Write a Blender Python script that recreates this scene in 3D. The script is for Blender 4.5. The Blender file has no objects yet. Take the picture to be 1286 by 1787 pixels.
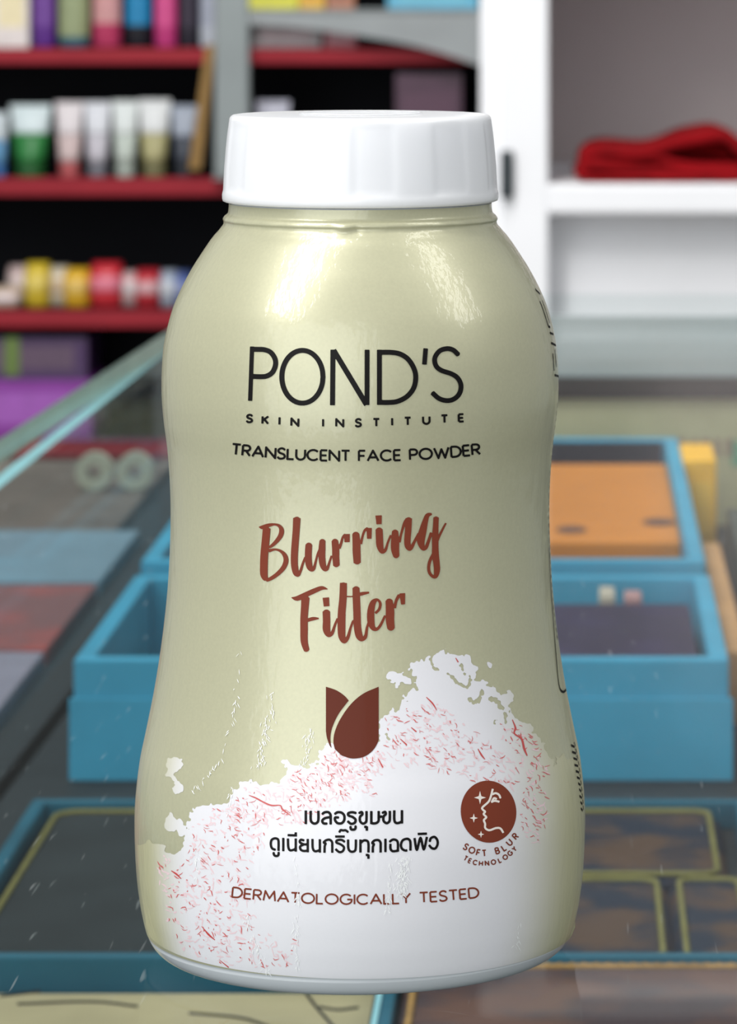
import bpy, bmesh, math, random
import numpy as np
from mathutils import Vector

random.seed(7)
rng = np.random.default_rng(7)
sc = bpy.context.scene
C = sc.collection

# ------------------------------------------------------------------ camera, world, lights, exposure
W, H = 1286, 1787
F = 7000.0                    # focal length in pixels of the 1286 px wide frame
CX, CY = 1000.0, -40.0        # principal point (the photograph is an off-centre crop)
SC = 14200.0                  # pixels per metre at the bottle's axis
D0 = F / SC                   # distance of the bottle's axis
YB = 1655.0                   # row of the bottle's base centre
CAMZ = (YB - CY) / SC         # camera height above the glass top (z = 0)

cam_d = bpy.data.cameras.new('camera')
cam = bpy.data.objects.new('camera', cam_d); C.objects.link(cam)
cam.location = (0, 0, CAMZ)
cam.rotation_euler = (math.pi / 2, 0, 0)
cam_d.sensor_fit = 'HORIZONTAL'; cam_d.sensor_width = 36.0
cam_d.lens = F / W * 36.0
cam_d.shift_x = (W / 2 - CX) / W
cam_d.shift_y = -(H / 2 - CY) / W
cam_d.clip_start = 0.02; cam_d.clip_end = 60
cam_d.dof.use_dof = True
cam_d.dof.focus_distance = D0 - 0.021
cam_d.dof.aperture_fstop = cam_d.lens / 1.9
sc.camera = cam

world = bpy.data.worlds.new('world'); sc.world = world; world.use_nodes = True
world.node_tree.nodes['Background'].inputs[0].default_value = (0.93, 0.97, 1.0, 1)
world.node_tree.nodes['Background'].inputs[1].default_value = 0.40

def area(name, loc, target, sx, sy, power, col=(1, 1, 1)):
    l = bpy.data.lights.new(name, 'AREA'); l.shape = 'RECTANGLE'; l.size = sx; l.size_y = sy
    l.energy = power; l.color = col
    o = bpy.data.objects.new(name, l); C.objects.link(o); o.location = loc
    o.rotation_euler = (Vector(target) - Vector(loc)).to_track_quat('-Z', 'Y').to_euler()
    return o
# ceiling tubes of the shop and the daylight of its open front
area('ceiling_tube_light', (-0.75, 0.0, 1.45), (-0.15, 0.55, 0.0), 0.40, 1.5, 23, (1, 0.985, 0.96))
area('ceiling_tube_light', (1.3, 0.2, 1.5), (0.1, 0.8, 0.0), 0.30, 1.5, 10, (1, 0.985, 0.96))
area('ceiling_tube_light', (-0.6, 3.1, 1.7), (-0.6, 4.6, 0.0), 1.5, 0.15, 26, (1, 1, 1))
area('ceiling_tube_light', (-0.3, 1.7, 1.5), (0.30, 2.95, 0.0), 0.15, 1.5, 30, (1, 0.98, 0.96))
area('shopfront_daylight', (-1.2, -2.2, 0.45), (0, 0.6, 0.05), 3.2, 2.6, 56, (0.95, 0.98, 1.0))

sc.view_settings.view_transform = 'Standard'
sc.view_settings.look = 'None'
sc.view_settings.gamma = 1.0
sc.view_settings.exposure = 0.1
try: sc.view_settings.use_curve_mapping = False
except Exception: pass
sc.cycles.use_denoising = True
sc.cycles.max_bounces = 10
sc.cycles.transparent_max_bounces = 16

# ------------------------------------------------------------------ helpers
def lin(c):
    c = c / 255.0
    return c / 12.92 if c <= 0.04045 else ((c + 0.055) / 1.055) ** 2.4
def L(rgb): return (lin(rgb[0]), lin(rgb[1]), lin(rgb[2]), 1)

_mats = {}
def mat(rgb, rough=0.5, metal=0.0, coat=0.0, var=0.08, scale=60.0, bump=0.0, bscale=400.0, sss=0.0, key=''):
    k = (tuple(rgb), rough, metal, coat, var, scale, bump, bscale, sss, key)
    if k in _mats: return _mats[k]
    m = bpy.data.materials.new('surface_%d_%d_%d' % tuple(rgb)); m.use_nodes = True
    nt = m.node_tree; b = nt.nodes['Principled BSDF']
    tc = nt.nodes.new('ShaderNodeTexCoord')
    n = nt.nodes.new('ShaderNodeTexNoise'); n.inputs['Scale'].default_value = scale; n.inputs['Detail'].default_value = 4
    nt.links.new(tc.outputs['Object'], n.inputs['Vector'])
    r = nt.nodes.new('ShaderNodeValToRGB')
    c = L(rgb)
    r.color_ramp.elements[0].position = 0.3; r.color_ramp.elements[1].position = 0.7
    r.color_ramp.elements[0].color = tuple(min(1, x * (1 - var)) for x in c[:3]) + (1,)
    r.color_ramp.elements[1].color = tuple(min(1, x * (1 + var)) for x in c[:3]) + (1,)
    nt.links.new(n.outputs['Fac'], r.inputs['Fac'])
    nt.links.new(r.outputs['Color'], b.inputs['Base Color'])
    b.inputs['Roughness'].default_value = rough; b.inputs['Metallic'].default_value = metal
    b.inputs['Coat Weight'].default_value = coat; b.inputs['Coat Roughness'].default_value = 0.12
    b.inputs['Specular IOR Level'].default_value = 0.12 if rough >= 0.45 else 0.5      # matt card, cloth and paint
    if sss:
        b.inputs['Subsurface Weight'].default_value = sss
        b.inputs['Subsurface Radius'].default_value = (1, 1, 1); b.inputs['Subsurface Scale'].default_value = 0.003
    if bump:
        n2 = nt.nodes.new('ShaderNodeTexNoise'); n2.inputs['Scale'].default_value = bscale; n2.inputs['Detail'].default_value = 3
        nt.links.new(tc.outputs['Object'], n2.inputs['Vector'])
        bp = nt.nodes.new('ShaderNodeBump'); bp.inputs['Strength'].default_value = bump; bp.inputs['Distance'].default_value = 0.001
        nt.links.new(n2.outputs['Fac'], bp.inputs['Height']); nt.links.new(bp.outputs['Normal'], b.inputs['Normal'])
    _mats[k] = m
    return m

def wloc(o):
    v = Vector((0, 0, 0))
    while o is not None:
        v = v + o.location; o = o.parent
    return v

def tag(o, label=None, cat=None, group=None, kind=None):
    if label: o['label'] = label
    if cat: o['category'] = cat
    if group: o['group'] = group
    if kind: o['kind'] = kind
    return o

def thing(name, loc, label, cat, group=None, kind=None):
    o = bpy.data.objects.new(name, None); C.objects.link(o); o.location = loc
    o.empty_display_size = 0.01
    return tag(o, label, cat, group, kind)

def mesh(name, verts, faces, m, parent=None, smooth=False, loc=None):
    """verts are world coordinates; origin goes to the parent's origin (or loc)"""
    off = wloc(parent) if parent else (Vector(loc) if loc is not None else Vector((0, 0, 0)))
    me = bpy.data.meshes.new(name)
    v = np.asarray([tuple(p) for p in verts], dtype=float) - np.array(off)
    me.from_pydata([tuple(p) for p in v], [], faces)
    ms = m if isinstance(m, (list, tuple)) else [m]
    for x in ms: me.materials.append(x)
    bm = bmesh.new(); bm.from_mesh(me)
    bmesh.ops.recalc_face_normals(bm, faces=bm.faces); bm.to_mesh(me); bm.free()
    if smooth: me.polygons.foreach_set('use_smooth', [True] * len(me.polygons))
    o = bpy.data.objects.new(name, me); C.objects.link(o)
    if parent: o.parent = parent
    elif loc is not None: o.location = loc
    return o

def box(name, x0, x1, y0, y1, z0, z1, m, parent=None, bev=0.0, loc=None, seg=2):
    bm = bmesh.new()
    bmesh.ops.create_cube(bm, size=1)
    for v in bm.verts:
        v.co = Vector(((x0 + x1) / 2 + v.co.x * (x1 - x0), (y0 + y1) / 2 + v.co.y * (y1 - y0), (z0 + z1) / 2 + v.co.z * (z1 - z0)))
    if bev > 0:
        bmesh.ops.bevel(bm, geom=bm.edges[:], offset=bev, segments=seg, profile=0.5, affect='EDGES')
    bm.verts.index_update()
    vs = [v.co.copy() for v in bm.verts]; fs = [[v.index for v in f.verts] for f in bm.faces]
    bm.free()
    if loc is None and parent is None: loc = ((x0 + x1) / 2, (y0 + y1) / 2, z0)
    return mesh(name, vs, fs, m, parent, False, loc)

def lathe(prof, cx, cy, seg=48, rx=1.0, ry=1.0, close=True):
    vs, fs = [], []
    n = len(prof)
    for r, z in prof:
        for k in range(seg):
            a = 2 * math.pi * k / seg
            vs.append((cx + r * rx * math.cos(a), cy + r * ry * math.sin(a), z))
    for i in range(n - 1):
        for k in range(seg):
            k2 = (k + 1) % seg
            fs.append([i * seg + k, i * seg + k2, (i + 1) * seg + k2, (i + 1) * seg + k])
    if close:
        fs.append([k for k in range(seg)]); fs.append([(n - 1) * seg + k for k in range(seg)])
    return vs, fs

def loft(rings):
    """rings: list of equal length closed loops"""
    n = len(rings[0]); vs = [p for r in rings for p in r]; fs = []
    for i in range(len(rings) - 1):
        for k in range(n):
            k2 = (k + 1) % n
            fs.append([i * n + k, i * n + k2, (i + 1) * n + k2, (i + 1) * n + k])
    fs.append(list(range(n))); fs.append([(len(rings) - 1) * n + k for k in range(n)])
    return vs, fs

def prism(poly, d0, d1, axis='y'):
    """poly of (x, z) extruded along y from d0 to d1"""
    n = len(poly)
    vs = [(x, d0, z) for x, z in poly] + [(x, d1, z) for x, z in poly]
    fs = [list(range(n)), list(range(n, 2 * n))]
    for k in range(n):
        k2 = (k + 1) % n
        fs.append([k, k2, n + k2, n + k])
    return vs, fs

def tube_path(pts, r, seg=8, closed=False):
    pts = [Vector(p) for p in pts]; n = len(pts); rings = []
    for i, p in enumerate(pts):
        a = pts[(i - 1) % n] if (closed or i > 0) else p
        b = pts[(i + 1) % n] if (closed or i < n - 1) else p
        t = (b - a).normalized()
        u = t.cross(Vector((0, 0, 1)))
        u = u.normalized() if u.length > 1e-6 else Vector((1, 0, 0))
        w = u.cross(t)
        rings.append([p + (u * math.cos(2 * math.pi * k / seg) + w * math.sin(2 * math.pi * k / seg)) * r for k in range(seg)])
    vs, fs = loft(rings)
    if closed:
        fs = fs[:-2]
        for k in range(seg):
            k2 = (k + 1) % seg
            fs.append([(n - 1) * seg + k, (n - 1) * seg + k2, k2, k])
    return vs, fs

def P(x, y, D):
    return Vector(((x - CX) / F * D, D, CAMZ - (y - CY) / F * D))
def Xp(x, D): return (x - CX) / F * D
def Zp(y, D): return CAMZ - (y - CY) / F * D
def Dz(y, z): return (CAMZ - z) * F / (y - CY)      # distance at which row y meets height z

def catmull(pts, n=6):
    pts = [np.array(p, float) for p in pts]
    if len(pts) < 3: return pts
    ext = [2 * pts[0] - pts[1]] + pts + [2 * pts[-1] - pts[-2]]
    out = []
    for i in range(1, len(ext) - 2):
        p0, p1, p2, p3 = ext[i - 1:i + 3]
        for k in range(n):
            t = k / n
            out.append(0.5 * (2 * p1 + (p2 - p0) * t + (2 * p0 - 5 * p1 + 4 * p2 - p3) * t * t + (3 * p1 - p0 - 3 * p2 + p3) * t ** 3))
    out.append(pts[-1])
    return out

# ------------------------------------------------------------------ the setting
FLOOR = -0.95
m_floor = mat((150, 146, 140), 0.5, scale=4)
o = box('floor', -3, 3, -3.5, 6.2, FLOOR - 0.05, FLOOR, m_floor); tag(o, 'pale floor of the shop', None, None, 'structure')
o = box('wall_back', -3, 3, 6.0, 6.1, FLOOR, 2.3, mat((104, 102, 100), 0.8, scale=3)); tag(o, 'plain wall behind the shelves', None, None, 'structure')

# ------------------------------------------------------------------ glass display counter
GLASS_AR = 0.17
def glass_material(name, tint, ior=1.5, rough=0.015):
    m = bpy.data.materials.new(name); m.use_nodes = True; nt = m.node_tree
    for n in list(nt.nodes):
        if n.type == 'BSDF_PRINCIPLED': nt.nodes.remove(n)
    out = [n for n in nt.nodes if n.type == 'OUTPUT_MATERIAL'][0]
    tr = nt.nodes.new('ShaderNodeBsdfTransparent'); tr.inputs[0].default_value = tint
    gl = nt.nodes.new('ShaderNodeBsdfGlossy'); gl.inputs['Roughness'].default_value = rough
    gl.inputs['Color'].default_value = (1, 1, 1, 1)
    fr = nt.nodes.new('ShaderNodeFresnel'); fr.inputs['IOR'].default_value = ior
    tc = nt.nodes.new('ShaderNodeTexCoord')
    nz = nt.nodes.new('ShaderNodeTexNoise'); nz.inputs['Scale'].default_value = 9; nz.inputs['Detail'].default_value = 2
    nt.links.new(tc.outputs['Object'], nz.inputs['Vector'])
    bp = nt.nodes.new('ShaderNodeBump'); bp.inputs['Strength'].default_value = 0.02; bp.inputs['Distance'].default_value = 0.002
    nt.links.new(nz.outputs['Fac'], bp.inputs['Height']); nt.links.new(bp.outputs['Normal'], gl.inputs['Normal'])
    mx = nt.nodes.new('ShaderNodeMixShader')
    # same reflectance from either side of the pane; the coating takes off part of the mirror image
    ge = nt.nodes.new('ShaderNodeNewGeometry')
    io = nt.nodes.new('ShaderNodeMapRange'); io.inputs[3].default_value = ior; io.inputs[4].default_value = 1.0 / ior
    nt.links.new(ge.outputs['Backfacing'], io.inputs[0]); nt.links.new(io.outputs[0], fr.inputs['IOR'])
    ar = nt.nodes.new('ShaderNodeMath'); ar.operation = 'MULTIPLY'; ar.inputs[1].default_value = GLASS_AR
    nt.links.new(fr.outputs[0], ar.inputs[0])
    nt.links.new(ar.outputs[0], mx.inputs[0]); nt.links.new(tr.outputs[0], mx.inputs[1]); nt.links.new(gl.outputs[0], mx.inputs[2])
    # thin dust and hairline wear on the glass
    df = nt.nodes.new('ShaderNodeBsdfDiffuse'); df.inputs[0].default_value = (0.75, 0.8, 0.8, 1)
    mp = nt.nodes.new('ShaderNodeMapping'); mp.inputs['Scale'].default_value = (900, 60, 1); mp.inputs['Rotation'].default_value = (0, 0, 0.5)
    n3 = nt.nodes.new('ShaderNodeTexNoise'); n3.inputs['Scale'].default_value = 1.0; n3.inputs['Detail'].default_value = 1
    nt.links.new(tc.outputs['Object'], mp.inputs[0]); nt.links.new(mp.outputs[0], n3.inputs['Vector'])
    rp = nt.nodes.new('ShaderNodeMapRange'); rp.inputs[1].default_value = 0.72; rp.inputs[2].default_value = 0.8
    rp.inputs[3].default_value = 0.004; rp.inputs[4].default_value = 0.12
    nt.links.new(n3.outputs['Fac'], rp.inputs[0])
    m2 = nt.nodes.new('ShaderNodeMixShader')
    nt.links.new(rp.outputs[0], m2.inputs[0]); nt.links.new(mx.outputs[0], m2.inputs[1]); nt.links.new(df.outputs[0], m2.inputs[2])
    nt.links.new(m2.outputs[0], out.inputs['Surface'])
    return m
m_glass = glass_material('clear_glass', (0.945, 0.972, 0.968, 1))
m_gedge = mat((172, 196, 178), 0.3, var=0.15, scale=25, key='edge')
m_cyan = mat((150, 205, 215), 0.3, var=0.1, key='cy')

ZB = -0.084                    # the shelf the trays stand on
GX = lambda d: -0.1486 + (d - 1.025) * 0.0365       # left rim of the glass top
GB = Dz(513, 0.0)              # back rim of the glass top
GF = 0.40
GR = 0.62
sh = thing('glass_display_counter', (0.1, 1.0, FLOOR), 'glass-topped display counter carrying the powder bottle', 'display counter')
top = [(GX(GF), GF, 0), (GR, GF, 0), (GR, GB, 0), (GX(GB), GB, 0)]
vs = [(x, y, -0.0065) for x, y, z in top] + [(x, y, 0) for x, y, z in top]
o = mesh('top_pane', vs, [[0, 1, 2, 3], [4, 5, 6, 7], [0, 1, 5, 4], [1, 2, 6, 5], [2, 3, 7, 6], [3, 0, 4, 7]], [m_glass, m_gedge], sh)
for p in o.data.polygons:
    if p.normal.x < -0.5: p.material_index = 1
def pane_slab(name, a, b, z0, z1, t, m, parent):
    a = Vector(a); b = Vector(b); d = (b - a).normalized(); n = Vector((-d.y, d.x)) * t
    q = [a, b, b + n, a + n]
    vs = [(p.x, p.y, z0) for p in q] + [(p.x, p.y, z1) for p in q]
    return mesh(name, vs, [[0, 1, 2, 3], [4, 5, 6, 7], [0, 1, 5, 4], [1, 2, 6, 5], [2, 3, 7, 6], [3, 0, 4, 7]], m, parent)
o = pane_slab('side_pane', (-0.1492, 0.44), (-0.1342, GB - 0.01), ZB, -0.0066, 0.004, [m_glass, m_cyan], sh)
for p in o.data.polygons:
    if abs(p.normal.z) > 0.5: p.material_index = 1
pane_slab('side_pane', (GR - 0.012, 0.44), (GR - 0.012, GB - 0.01), ZB, -0.0066, 0.004, m_glass, sh)
pane_slab('front_pane', (-0.1432, 0.435), (GR - 0.02, 0.435), ZB, -0.0066, 0.004, m_glass, sh)
# back of the case: pale panel with a dark sliding rail on top
box('back_panel', -0.12, GR - 0.02, GB - 0.024, GB - 0.016, ZB, Zp(690, GB - 0.02), mat((178, 172, 138), 0.6, key='bp'), sh)
box('back_rail', -0.12, GR - 0.02, GB - 0.028, GB - 0.012, Zp(692, GB - 0.02), Zp(656, GB - 0.02), mat((22, 23, 22), 0.5, key='rail'), sh, 0.001)
box('reflection_slab', -0.12, GR - 0.02, GB - 0.022, GB - 0.018, Zp(656, GB - 0.02), -0.0067, mat((160, 170, 172), 0.4, var=0.06, scale=12, key='refl'), sh)  # opaque grey slab added for the white cabinet's reflection in the glass top
box('shelf_board', -0.50, GR + 0.02, 0.42, 1.66, ZB - 0.012, ZB, mat((40, 46, 50), 0.6, key='bd'), sh, 0.001)
box('base_cabinet', -0.46, GR, 0.46, 1.62, FLOOR, ZB - 0.012, mat((150, 150, 145), 0.5, key='bc'), sh)

# ------------------------------------------------------------------ trays under the glass
m_teal = mat((58, 146, 178), 0.45, var=0.12, scale=30, key='teal')
m_teal_d = mat((28, 88, 108), 0.5, var=0.15, scale=30, key='teald')
m_slate = mat((38, 44, 47), 0.75, var=0.2, scale=40, bump=0.3, bscale=1500, key='slate')
m_olive = mat((118, 112, 62), 0.5, var=0.15, scale=200, key='ol')

def open_tray(name, x0, x1, d0, d1, z0, z1, t, m, m_in, label, split=None):
    r = thing(name, ((x0 + x1) / 2, (d0 + d1) / 2, z0), label, 'tray')
    box('tray_floor', x0 + t, x1 - t, d0 + t, d1 - t, z0, z0 + 0.003, m_in, r)
    box('tray_wall', x0, x1, d0, d0 + t, z0, z1, m, r, 0.0008)
    box('tray_wall', x0, x1, d1 - t, d1, z0, z1, m, r, 0.0008)
    box('tray_wall', x0, x0 + t, d0 + t, d1 - t, z0, z1, m, r, 0.0008)
    box('tray_wall', x1 - t, x1, d0 + t, d1 - t, z0, z1, m, r, 0.0008)
    if split:   # lid lip running round the front
        box('lip', x0 - 0.001, x1 + 0.001, d0 - 0.0012, d0, z0, z0 + split, m, r, 0.0004)
    return r

TX0, TX1 = -0.1265, 0.0395
dm0 = Dz(1362, ZB)
zm = Zp(1150, dm0)
dm1 = Dz(1003, zm)
mid = open_tray('cardboard_tray', TX0, TX1, dm0, dm1, ZB, zm, 0.005, m_teal, mat((70, 66, 74), 0.7, key='in1'),
                'teal open tray with a dark lining behind the bottle, middle of three trays', 0.021)
db0 = dm1 + 0.006
db1 = GB - 0.036
back = open_tray('cardboard_tray', TX0 + 0.001, TX1 - 0.001, db0, db1, ZB, Zp(978, db0), 0.005, m_teal, mat((60, 62, 80), 0.7, key='in2'),
                 'blue open tray holding an orange carton, farthest of three trays', None)
zf = -0.0745
df1 = Dz(1393, zf)
df0 = Dz(1668, zf)
front = open_tray('cardboard_tray', TX0 - 0.001, TX1 + 0.002, df0, df1, ZB, zf, 0.0035, m_teal_d, m_slate,
                  'low teal tray of dark zipped pouches, nearest of three in a column', None)

def rrect(x0, x1, y0, y1, r, n=6):
    pts = []
    for cx_, cy_, a0 in ((x1 - r, y1 - r, 0), (x0 + r, y1 - r, 90), (x0 + r, y0 + r, 180), (x1 - r, y0 + r, 270)):
        for k in range(n + 1):
            a = math.radians(a0 + 90 * k / n); pts.append((cx_ + r * math.cos(a), cy_ + r * math.sin(a)))
    return pts
def blotch(c1, c2, scale, key, t0=0.45, t1=0.6):
    m = mat(c1, 0.7, key=key); nt = m.node_tree
    r = [n for n in nt.nodes if n.type == 'VALTORGB'][0]; nz = [n for n in nt.nodes if n.type == 'TEX_NOISE'][0]
    nz.inputs['Scale'].default_value = scale
    r.color_ramp.elements[0].position = t0; r.color_ramp.elements[1].position = t1
    r.color_ramp.elements[0].color = L(c1); r.color_ramp.elements[1].color = L(c2)
    return m
def pouch(name, x0, x1, d0, d1, z0, z1, m, mp, rad, label, beads=False, inset=0.0018):
    r = thing(name, ((x0 + x1) / 2, (d0 + d1) / 2, z0), label, 'pouch', 'zipped pouches under the glass')
    out = rrect(x0, x1, d0, d1, rad)
    rings = []
    for s, z in ((0.0, z0), (-0.0008, z0 + (z1 - z0) * 0.5), (0.0012, z1 - 0.0004), (0.003, z1)):
        rings.append([(x, y, z) for x, y in rrect(x0 + s, x1 - s, d0 + s, d1 - s, max(0.001, rad - s))])
    vs, fs = loft(rings); mesh('cloth_body', vs, fs, m, r, True)
    ring = [(x, y, z1 + 0.0002) for x, y in rrect(x0 + inset, x1 - inset, d0 + inset, d1 - inset, max(0.002, rad - inset), 8)]
    vs, fs = tube_path(ring, 0.0007, 6, True); mesh('piping', vs, fs, mp, r, True)
    if beads:
        per = []
        n = len(ring)
        for i in range(n):
            a = Vector(ring[i]); b = Vector(ring[(i + 1) % n]); k = max(1, int((b - a).length / 0.0024))
            per += [a + (b - a) * (j / k) for j in range(k)]
        V, Fc = [], []
        for p in per:
            vs, fs = lathe([(0.0002, p.z - 0.0008), (0.0010, p.z), (0.0002, p.z + 0.0009)], p.x, p.y, 6)
            o_ = len(V); V += vs; Fc += [[i + o_ for i in f] for f in fs]
        b_ = mesh('zip_teeth', V, Fc, mp, r, True); b_['kind'] = 'stuff'
    return r
zp = -0.0765
zq = ZB + 0.0031
m_navy = blotch((26, 36, 52), (80, 60, 48), 60, 'nv', 0.46, 0.62)
m_brown = blotch((62, 48, 52), (92, 62, 52), 50, 'br', 0.42, 0.6)
pl0, pl1 = Dz(1655, zp), Dz(1392, zp)
pouch('zipped_pouch', TX0 + 0.004, -0.056, df0 + 0.005, df1 - 0.005, zq, zp, m_slate, m_olive, 0.008, 'dark slate zipped pouch with olive piping left of the powder bottle')
zr = zp
dA0, dA1 = Dz(1532, zr), Dz(1410, zr)
xs = 0.0205
pouch('zipped_pouch', -0.054, 0.0335, dA0 + 0.001, df1 - 0.0045, zq, zr, m_navy, m_olive, 0.006, 'navy and brown patterned pouch just in front of the blue tray, right of the bottle')
pouch('zipped_pouch', -0.054, xs - 0.0006, df0 + 0.004, dA0 - 0.0006, zq, zr, m_navy, m_olive, 0.006, 'navy and brown patterned pouch touching the right foot of the bottle in view')
pouch('zipped_pouch', xs + 0.0006, 0.0375, df0 + 0.004, dA0 - 0.0006, zq, zr, m_navy, m_olive, 0.005, 'narrow dark pouch with curved yellow piping at the right end of the low tray')
# in front of the low tray
zb2 = ZB + 0.0001
dF1 = df0 - 0.0035
xl = Xp(700, 0.79)
pouch('zipped_pouch', xl + 0.001, 0.10, 0.722, dF1, zb2, ZB + 0.0085, m_brown, mat((160, 122, 70), 0.5, var=0.3, scale=300, key='zip'), 0.006,
      'mauve brown pouch with a row of amber zip teeth at the lower right', True, 0.0022)
pouch('zipped_pouch', Xp(1035, 0.75), 0.11, 0.662, 0.7215, zb2, ZB + 0.0085, m_brown, mat((165, 155, 100), 0.5, var=0.3, scale=300, key='zip2'), 0.004,
      'brown pouch with pale yellow zip teeth at the bottom right corner', True, 0.0022)
# cream leaflet with black print and a blue carton
r = thing('cream_leaflet', (-0.09, 0.75, ZB), 'cream printed card lying flat below the low teal tray', 'card')
box('card', -0.20, Xp(655, 0.79), 0.66, dF1, zb2, ZB + 0.003, mat((160, 148, 116), 0.7, var=0.18, scale=25, key='cream'), r, 0.0004)
m_ink = mat((30, 30, 32), 0.6, key='ink')
for pts in ([(535, 1735), (556, 1762), (585, 1795)], [(558, 1757), (590, 1762), (625, 1758)], [(30, 1752), (160, 1748), (240, 1756)], [(0, 1738), (70, 1730)], [(330, 1768), (420, 1776), (470, 1792)]):
    w3 = [P(x, y, Dz(y, ZB + 0.0032)) for x, y in pts]
    w3 = [Vector(p) for p in catmull([tuple(q) for q in w3], 5)]
    vs, fs = tube_path(w3, 0.0003, 5); mesh('drawn_line', vs, fs, m_ink, r)
r = thing('narrow_carton', (xl - 0.004, 0.76, ZB), 'narrow blue carton between the cream card and the brown pouch', 'box')
box('carton', Xp(664, 0.79), xl, 0.66, dF1, zb2, ZB + 0.009, m_teal_d, r, 0.0006)
box('flap_edge', Xp(664, 0.79) + 0.0005, Xp(664, 0.79) + 0.0015, 0.665, dF1 - 0.002, ZB + 0.009, ZB + 0.0095, m_cyan, r)

# contents of the middle and the far tray
def carton(name, x0, x1, d0, d1, z0, z1, m, label, cat='box', band=None, bm_=None, group=None):
    r = thing(name, ((x0 + x1) / 2, (d0 + d1) / 2, z0), label, cat, group)
    box('carton', x0, x1, d0, d1, z0, z1, m, r, 0.0006)
    if band == 'top':
        box('top_label', x0 + (x1 - x0) * .2, x1 - (x1 - x0) * .2, d0 + (d1 - d0) * .25, d1 - (d1 - d0) * .25, z1, z1 + 0.0003, bm_, r)
    elif band == 'front':
        box('front_label', x0 + (x1 - x0) * .12, x1 - (x1 - x0) * .12, d0 - 0.0003, d0, z0 + (z1 - z0) * .25, z0 + (z1 - z0) * .8, bm_, r)
    return r
zi = ZB + 0.003
carton('flat_carton', -0.050, 0.0325, dm0 + 0.007, dm0 + 0.110, zi, -0.0565, mat((42, 34, 62), 0.5, var=0.3, key='pu'), 'dark purple flat carton inside the middle tray right of the bottle')
carton('flat_carton', TX0 + 0.014, -0.054, dm0 + 0.008, dm1 - 0.010, zi, -0.070, mat((74, 68, 72), 0.6, key='gy'), 'charcoal flat carton inside the middle tray left of the bottle')
carton('small_carton', Xp(1045, 1.15), Xp(1072, 1.15), dm0 + 0.112, dm0 + 0.130, zi, -0.0545, mat((176, 165, 150), 0.5, key='sc1'), 'small cream carton at the back of the middle tray')
carton('small_carton', Xp(1088, 1.15), Xp(1118, 1.15), dm0 + 0.112, dm0 + 0.126, zi, -0.0550, mat((168, 128, 128), 0.5, key='sc2'), 'small dusty pink carton at the back of the middle tray')
zo = -0.0555
r = thing('orange_carton', (0.01, 1.4, zi), 'orange tan flat carton inside the far blue tray', 'box')
m_or = mat((190, 118, 48), 0.5, var=0.12, scale=20, key='or')
box('carton', -0.060, 0.0335, Dz(945, zo), db1 - 0.034, zi, zo, m_or, r, 0.001)
for px, py, w in ((997, 925, 0.010), (1150, 912, 0.011)):
    d = Dz(py, zo)
    vs, fs = lathe([(w * .5, zo + 0.0001), (w * .45, zo + 0.0004)], Xp(px, d), d, 16, 1, 1.6); mesh('printed_spot', vs, fs, mat((92, 66, 58), 0.6, key='sp'), r)
box('lining', TX0 + 0.007, TX1 - 0.007, db1 - 0.0062, db1 - 0.0051, ZB + 0.003, Zp(978, db0) - 0.001, mat((26, 34, 48), 0.7, key='lin'), back)
carton('navy_carton', -0.058, 0.032, db0 + 0.007, Dz(945, zo) - 0.004, zi, -0.060, mat((58, 62, 100), 0.5, key='nc'), 'navy flat carton in front of the orange carton in the far tray')
# right of the trays
dy = Dz(980, ZB)
carton('yellow_carton', Xp(1192, dy), Xp(1250, dy), dy, dy + 0.05, ZB, Zp(803, dy), mat((232, 172, 40), 0.5, key='yl'), 'upright yellow carton right of the far blue tray', 'box', 'front', mat((232, 180, 60), 0.5, key='yl2'))
carton('dark_carton', 0.0535, 0.15, 1.20, 1.40, ZB, -0.066, mat((70, 76, 72), 0.5, key='dk'), 'wide grey carton at the far right under the glass', 'box', 'top', mat((102, 106, 100), 0.5, key='dk2'))
carton('tan_carton', 0.0415, 0.0475, 1.09, 1.30, ZB, -0.064, mat((190, 142, 96), 0.5, key='tn'), 'long thin tan carton along the right side of the trays', 'box')
carton('beige_carton', 0.0525, 0.12, 1.02, 1.16, ZB, -0.068, mat((168, 148, 112), 0.6, key='bg'), 'beige carton right of the middle tray by the picture edge', 'box')
# red and green lettering strip on the back panel
for k, (x, w) in enumerate(((1180, 14), (1203, 10), (1220, 16), (1243, 10), (1262, 12))):
    box('panel_mark', Xp(x, GB), Xp(x + w, GB), GB - 0.0245, GB - 0.024, Zp(783, GB), Zp(752, GB), mat((150, 128, 110), 0.6, key='mk'), sh)
box('panel_mark', Xp(1272, GB), Xp(1300, GB), GB - 0.0245, GB - 0.024, Zp(800, GB), Zp(756, GB), mat((105, 160, 130), 0.6, key='mk2'), sh)

# flat packets on the board left of the case
XL = -0.40
def flat(name, d0, d1, z1, m, label, x1=-0.1555, bm_=None):
    return carton(name, XL, x1, d0, d1, ZB, z1, m, label, 'box', 'top' if bm_ else None, bm_)
flat('flat_packet', 0.86, Dz(1345, ZB) - 0.002, ZB + 0.004, mat((122, 62, 68), 0.5, var=0.3, scale=18, key='fr1'), 'dark red flat packet outside the glass, nearest of the row on the left')
flat('flat_packet', Dz(1345, ZB), Dz(1165, ZB) - 0.002, ZB + 0.005, mat((132, 124, 138), 0.5, key='fr2'), 'mauve grey flat packet outside the glass, between two red packets')
flat('flat_packet', Dz(1162, ZB), Dz(1045, ZB) - 0.002, ZB + 0.005, blotch((112, 70, 68), (150, 66, 58), 20, 'fr3'), 'red brown flat packet outside the glass, behind the mauve one')
flat('flat_packet', Dz(1040, ZB), Dz(948, ZB) - 0.002, ZB + 0.005, mat((106, 128, 142), 0.5, key='fr4'), 'grey blue flat packet outside the glass, in front of the brown one')
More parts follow.
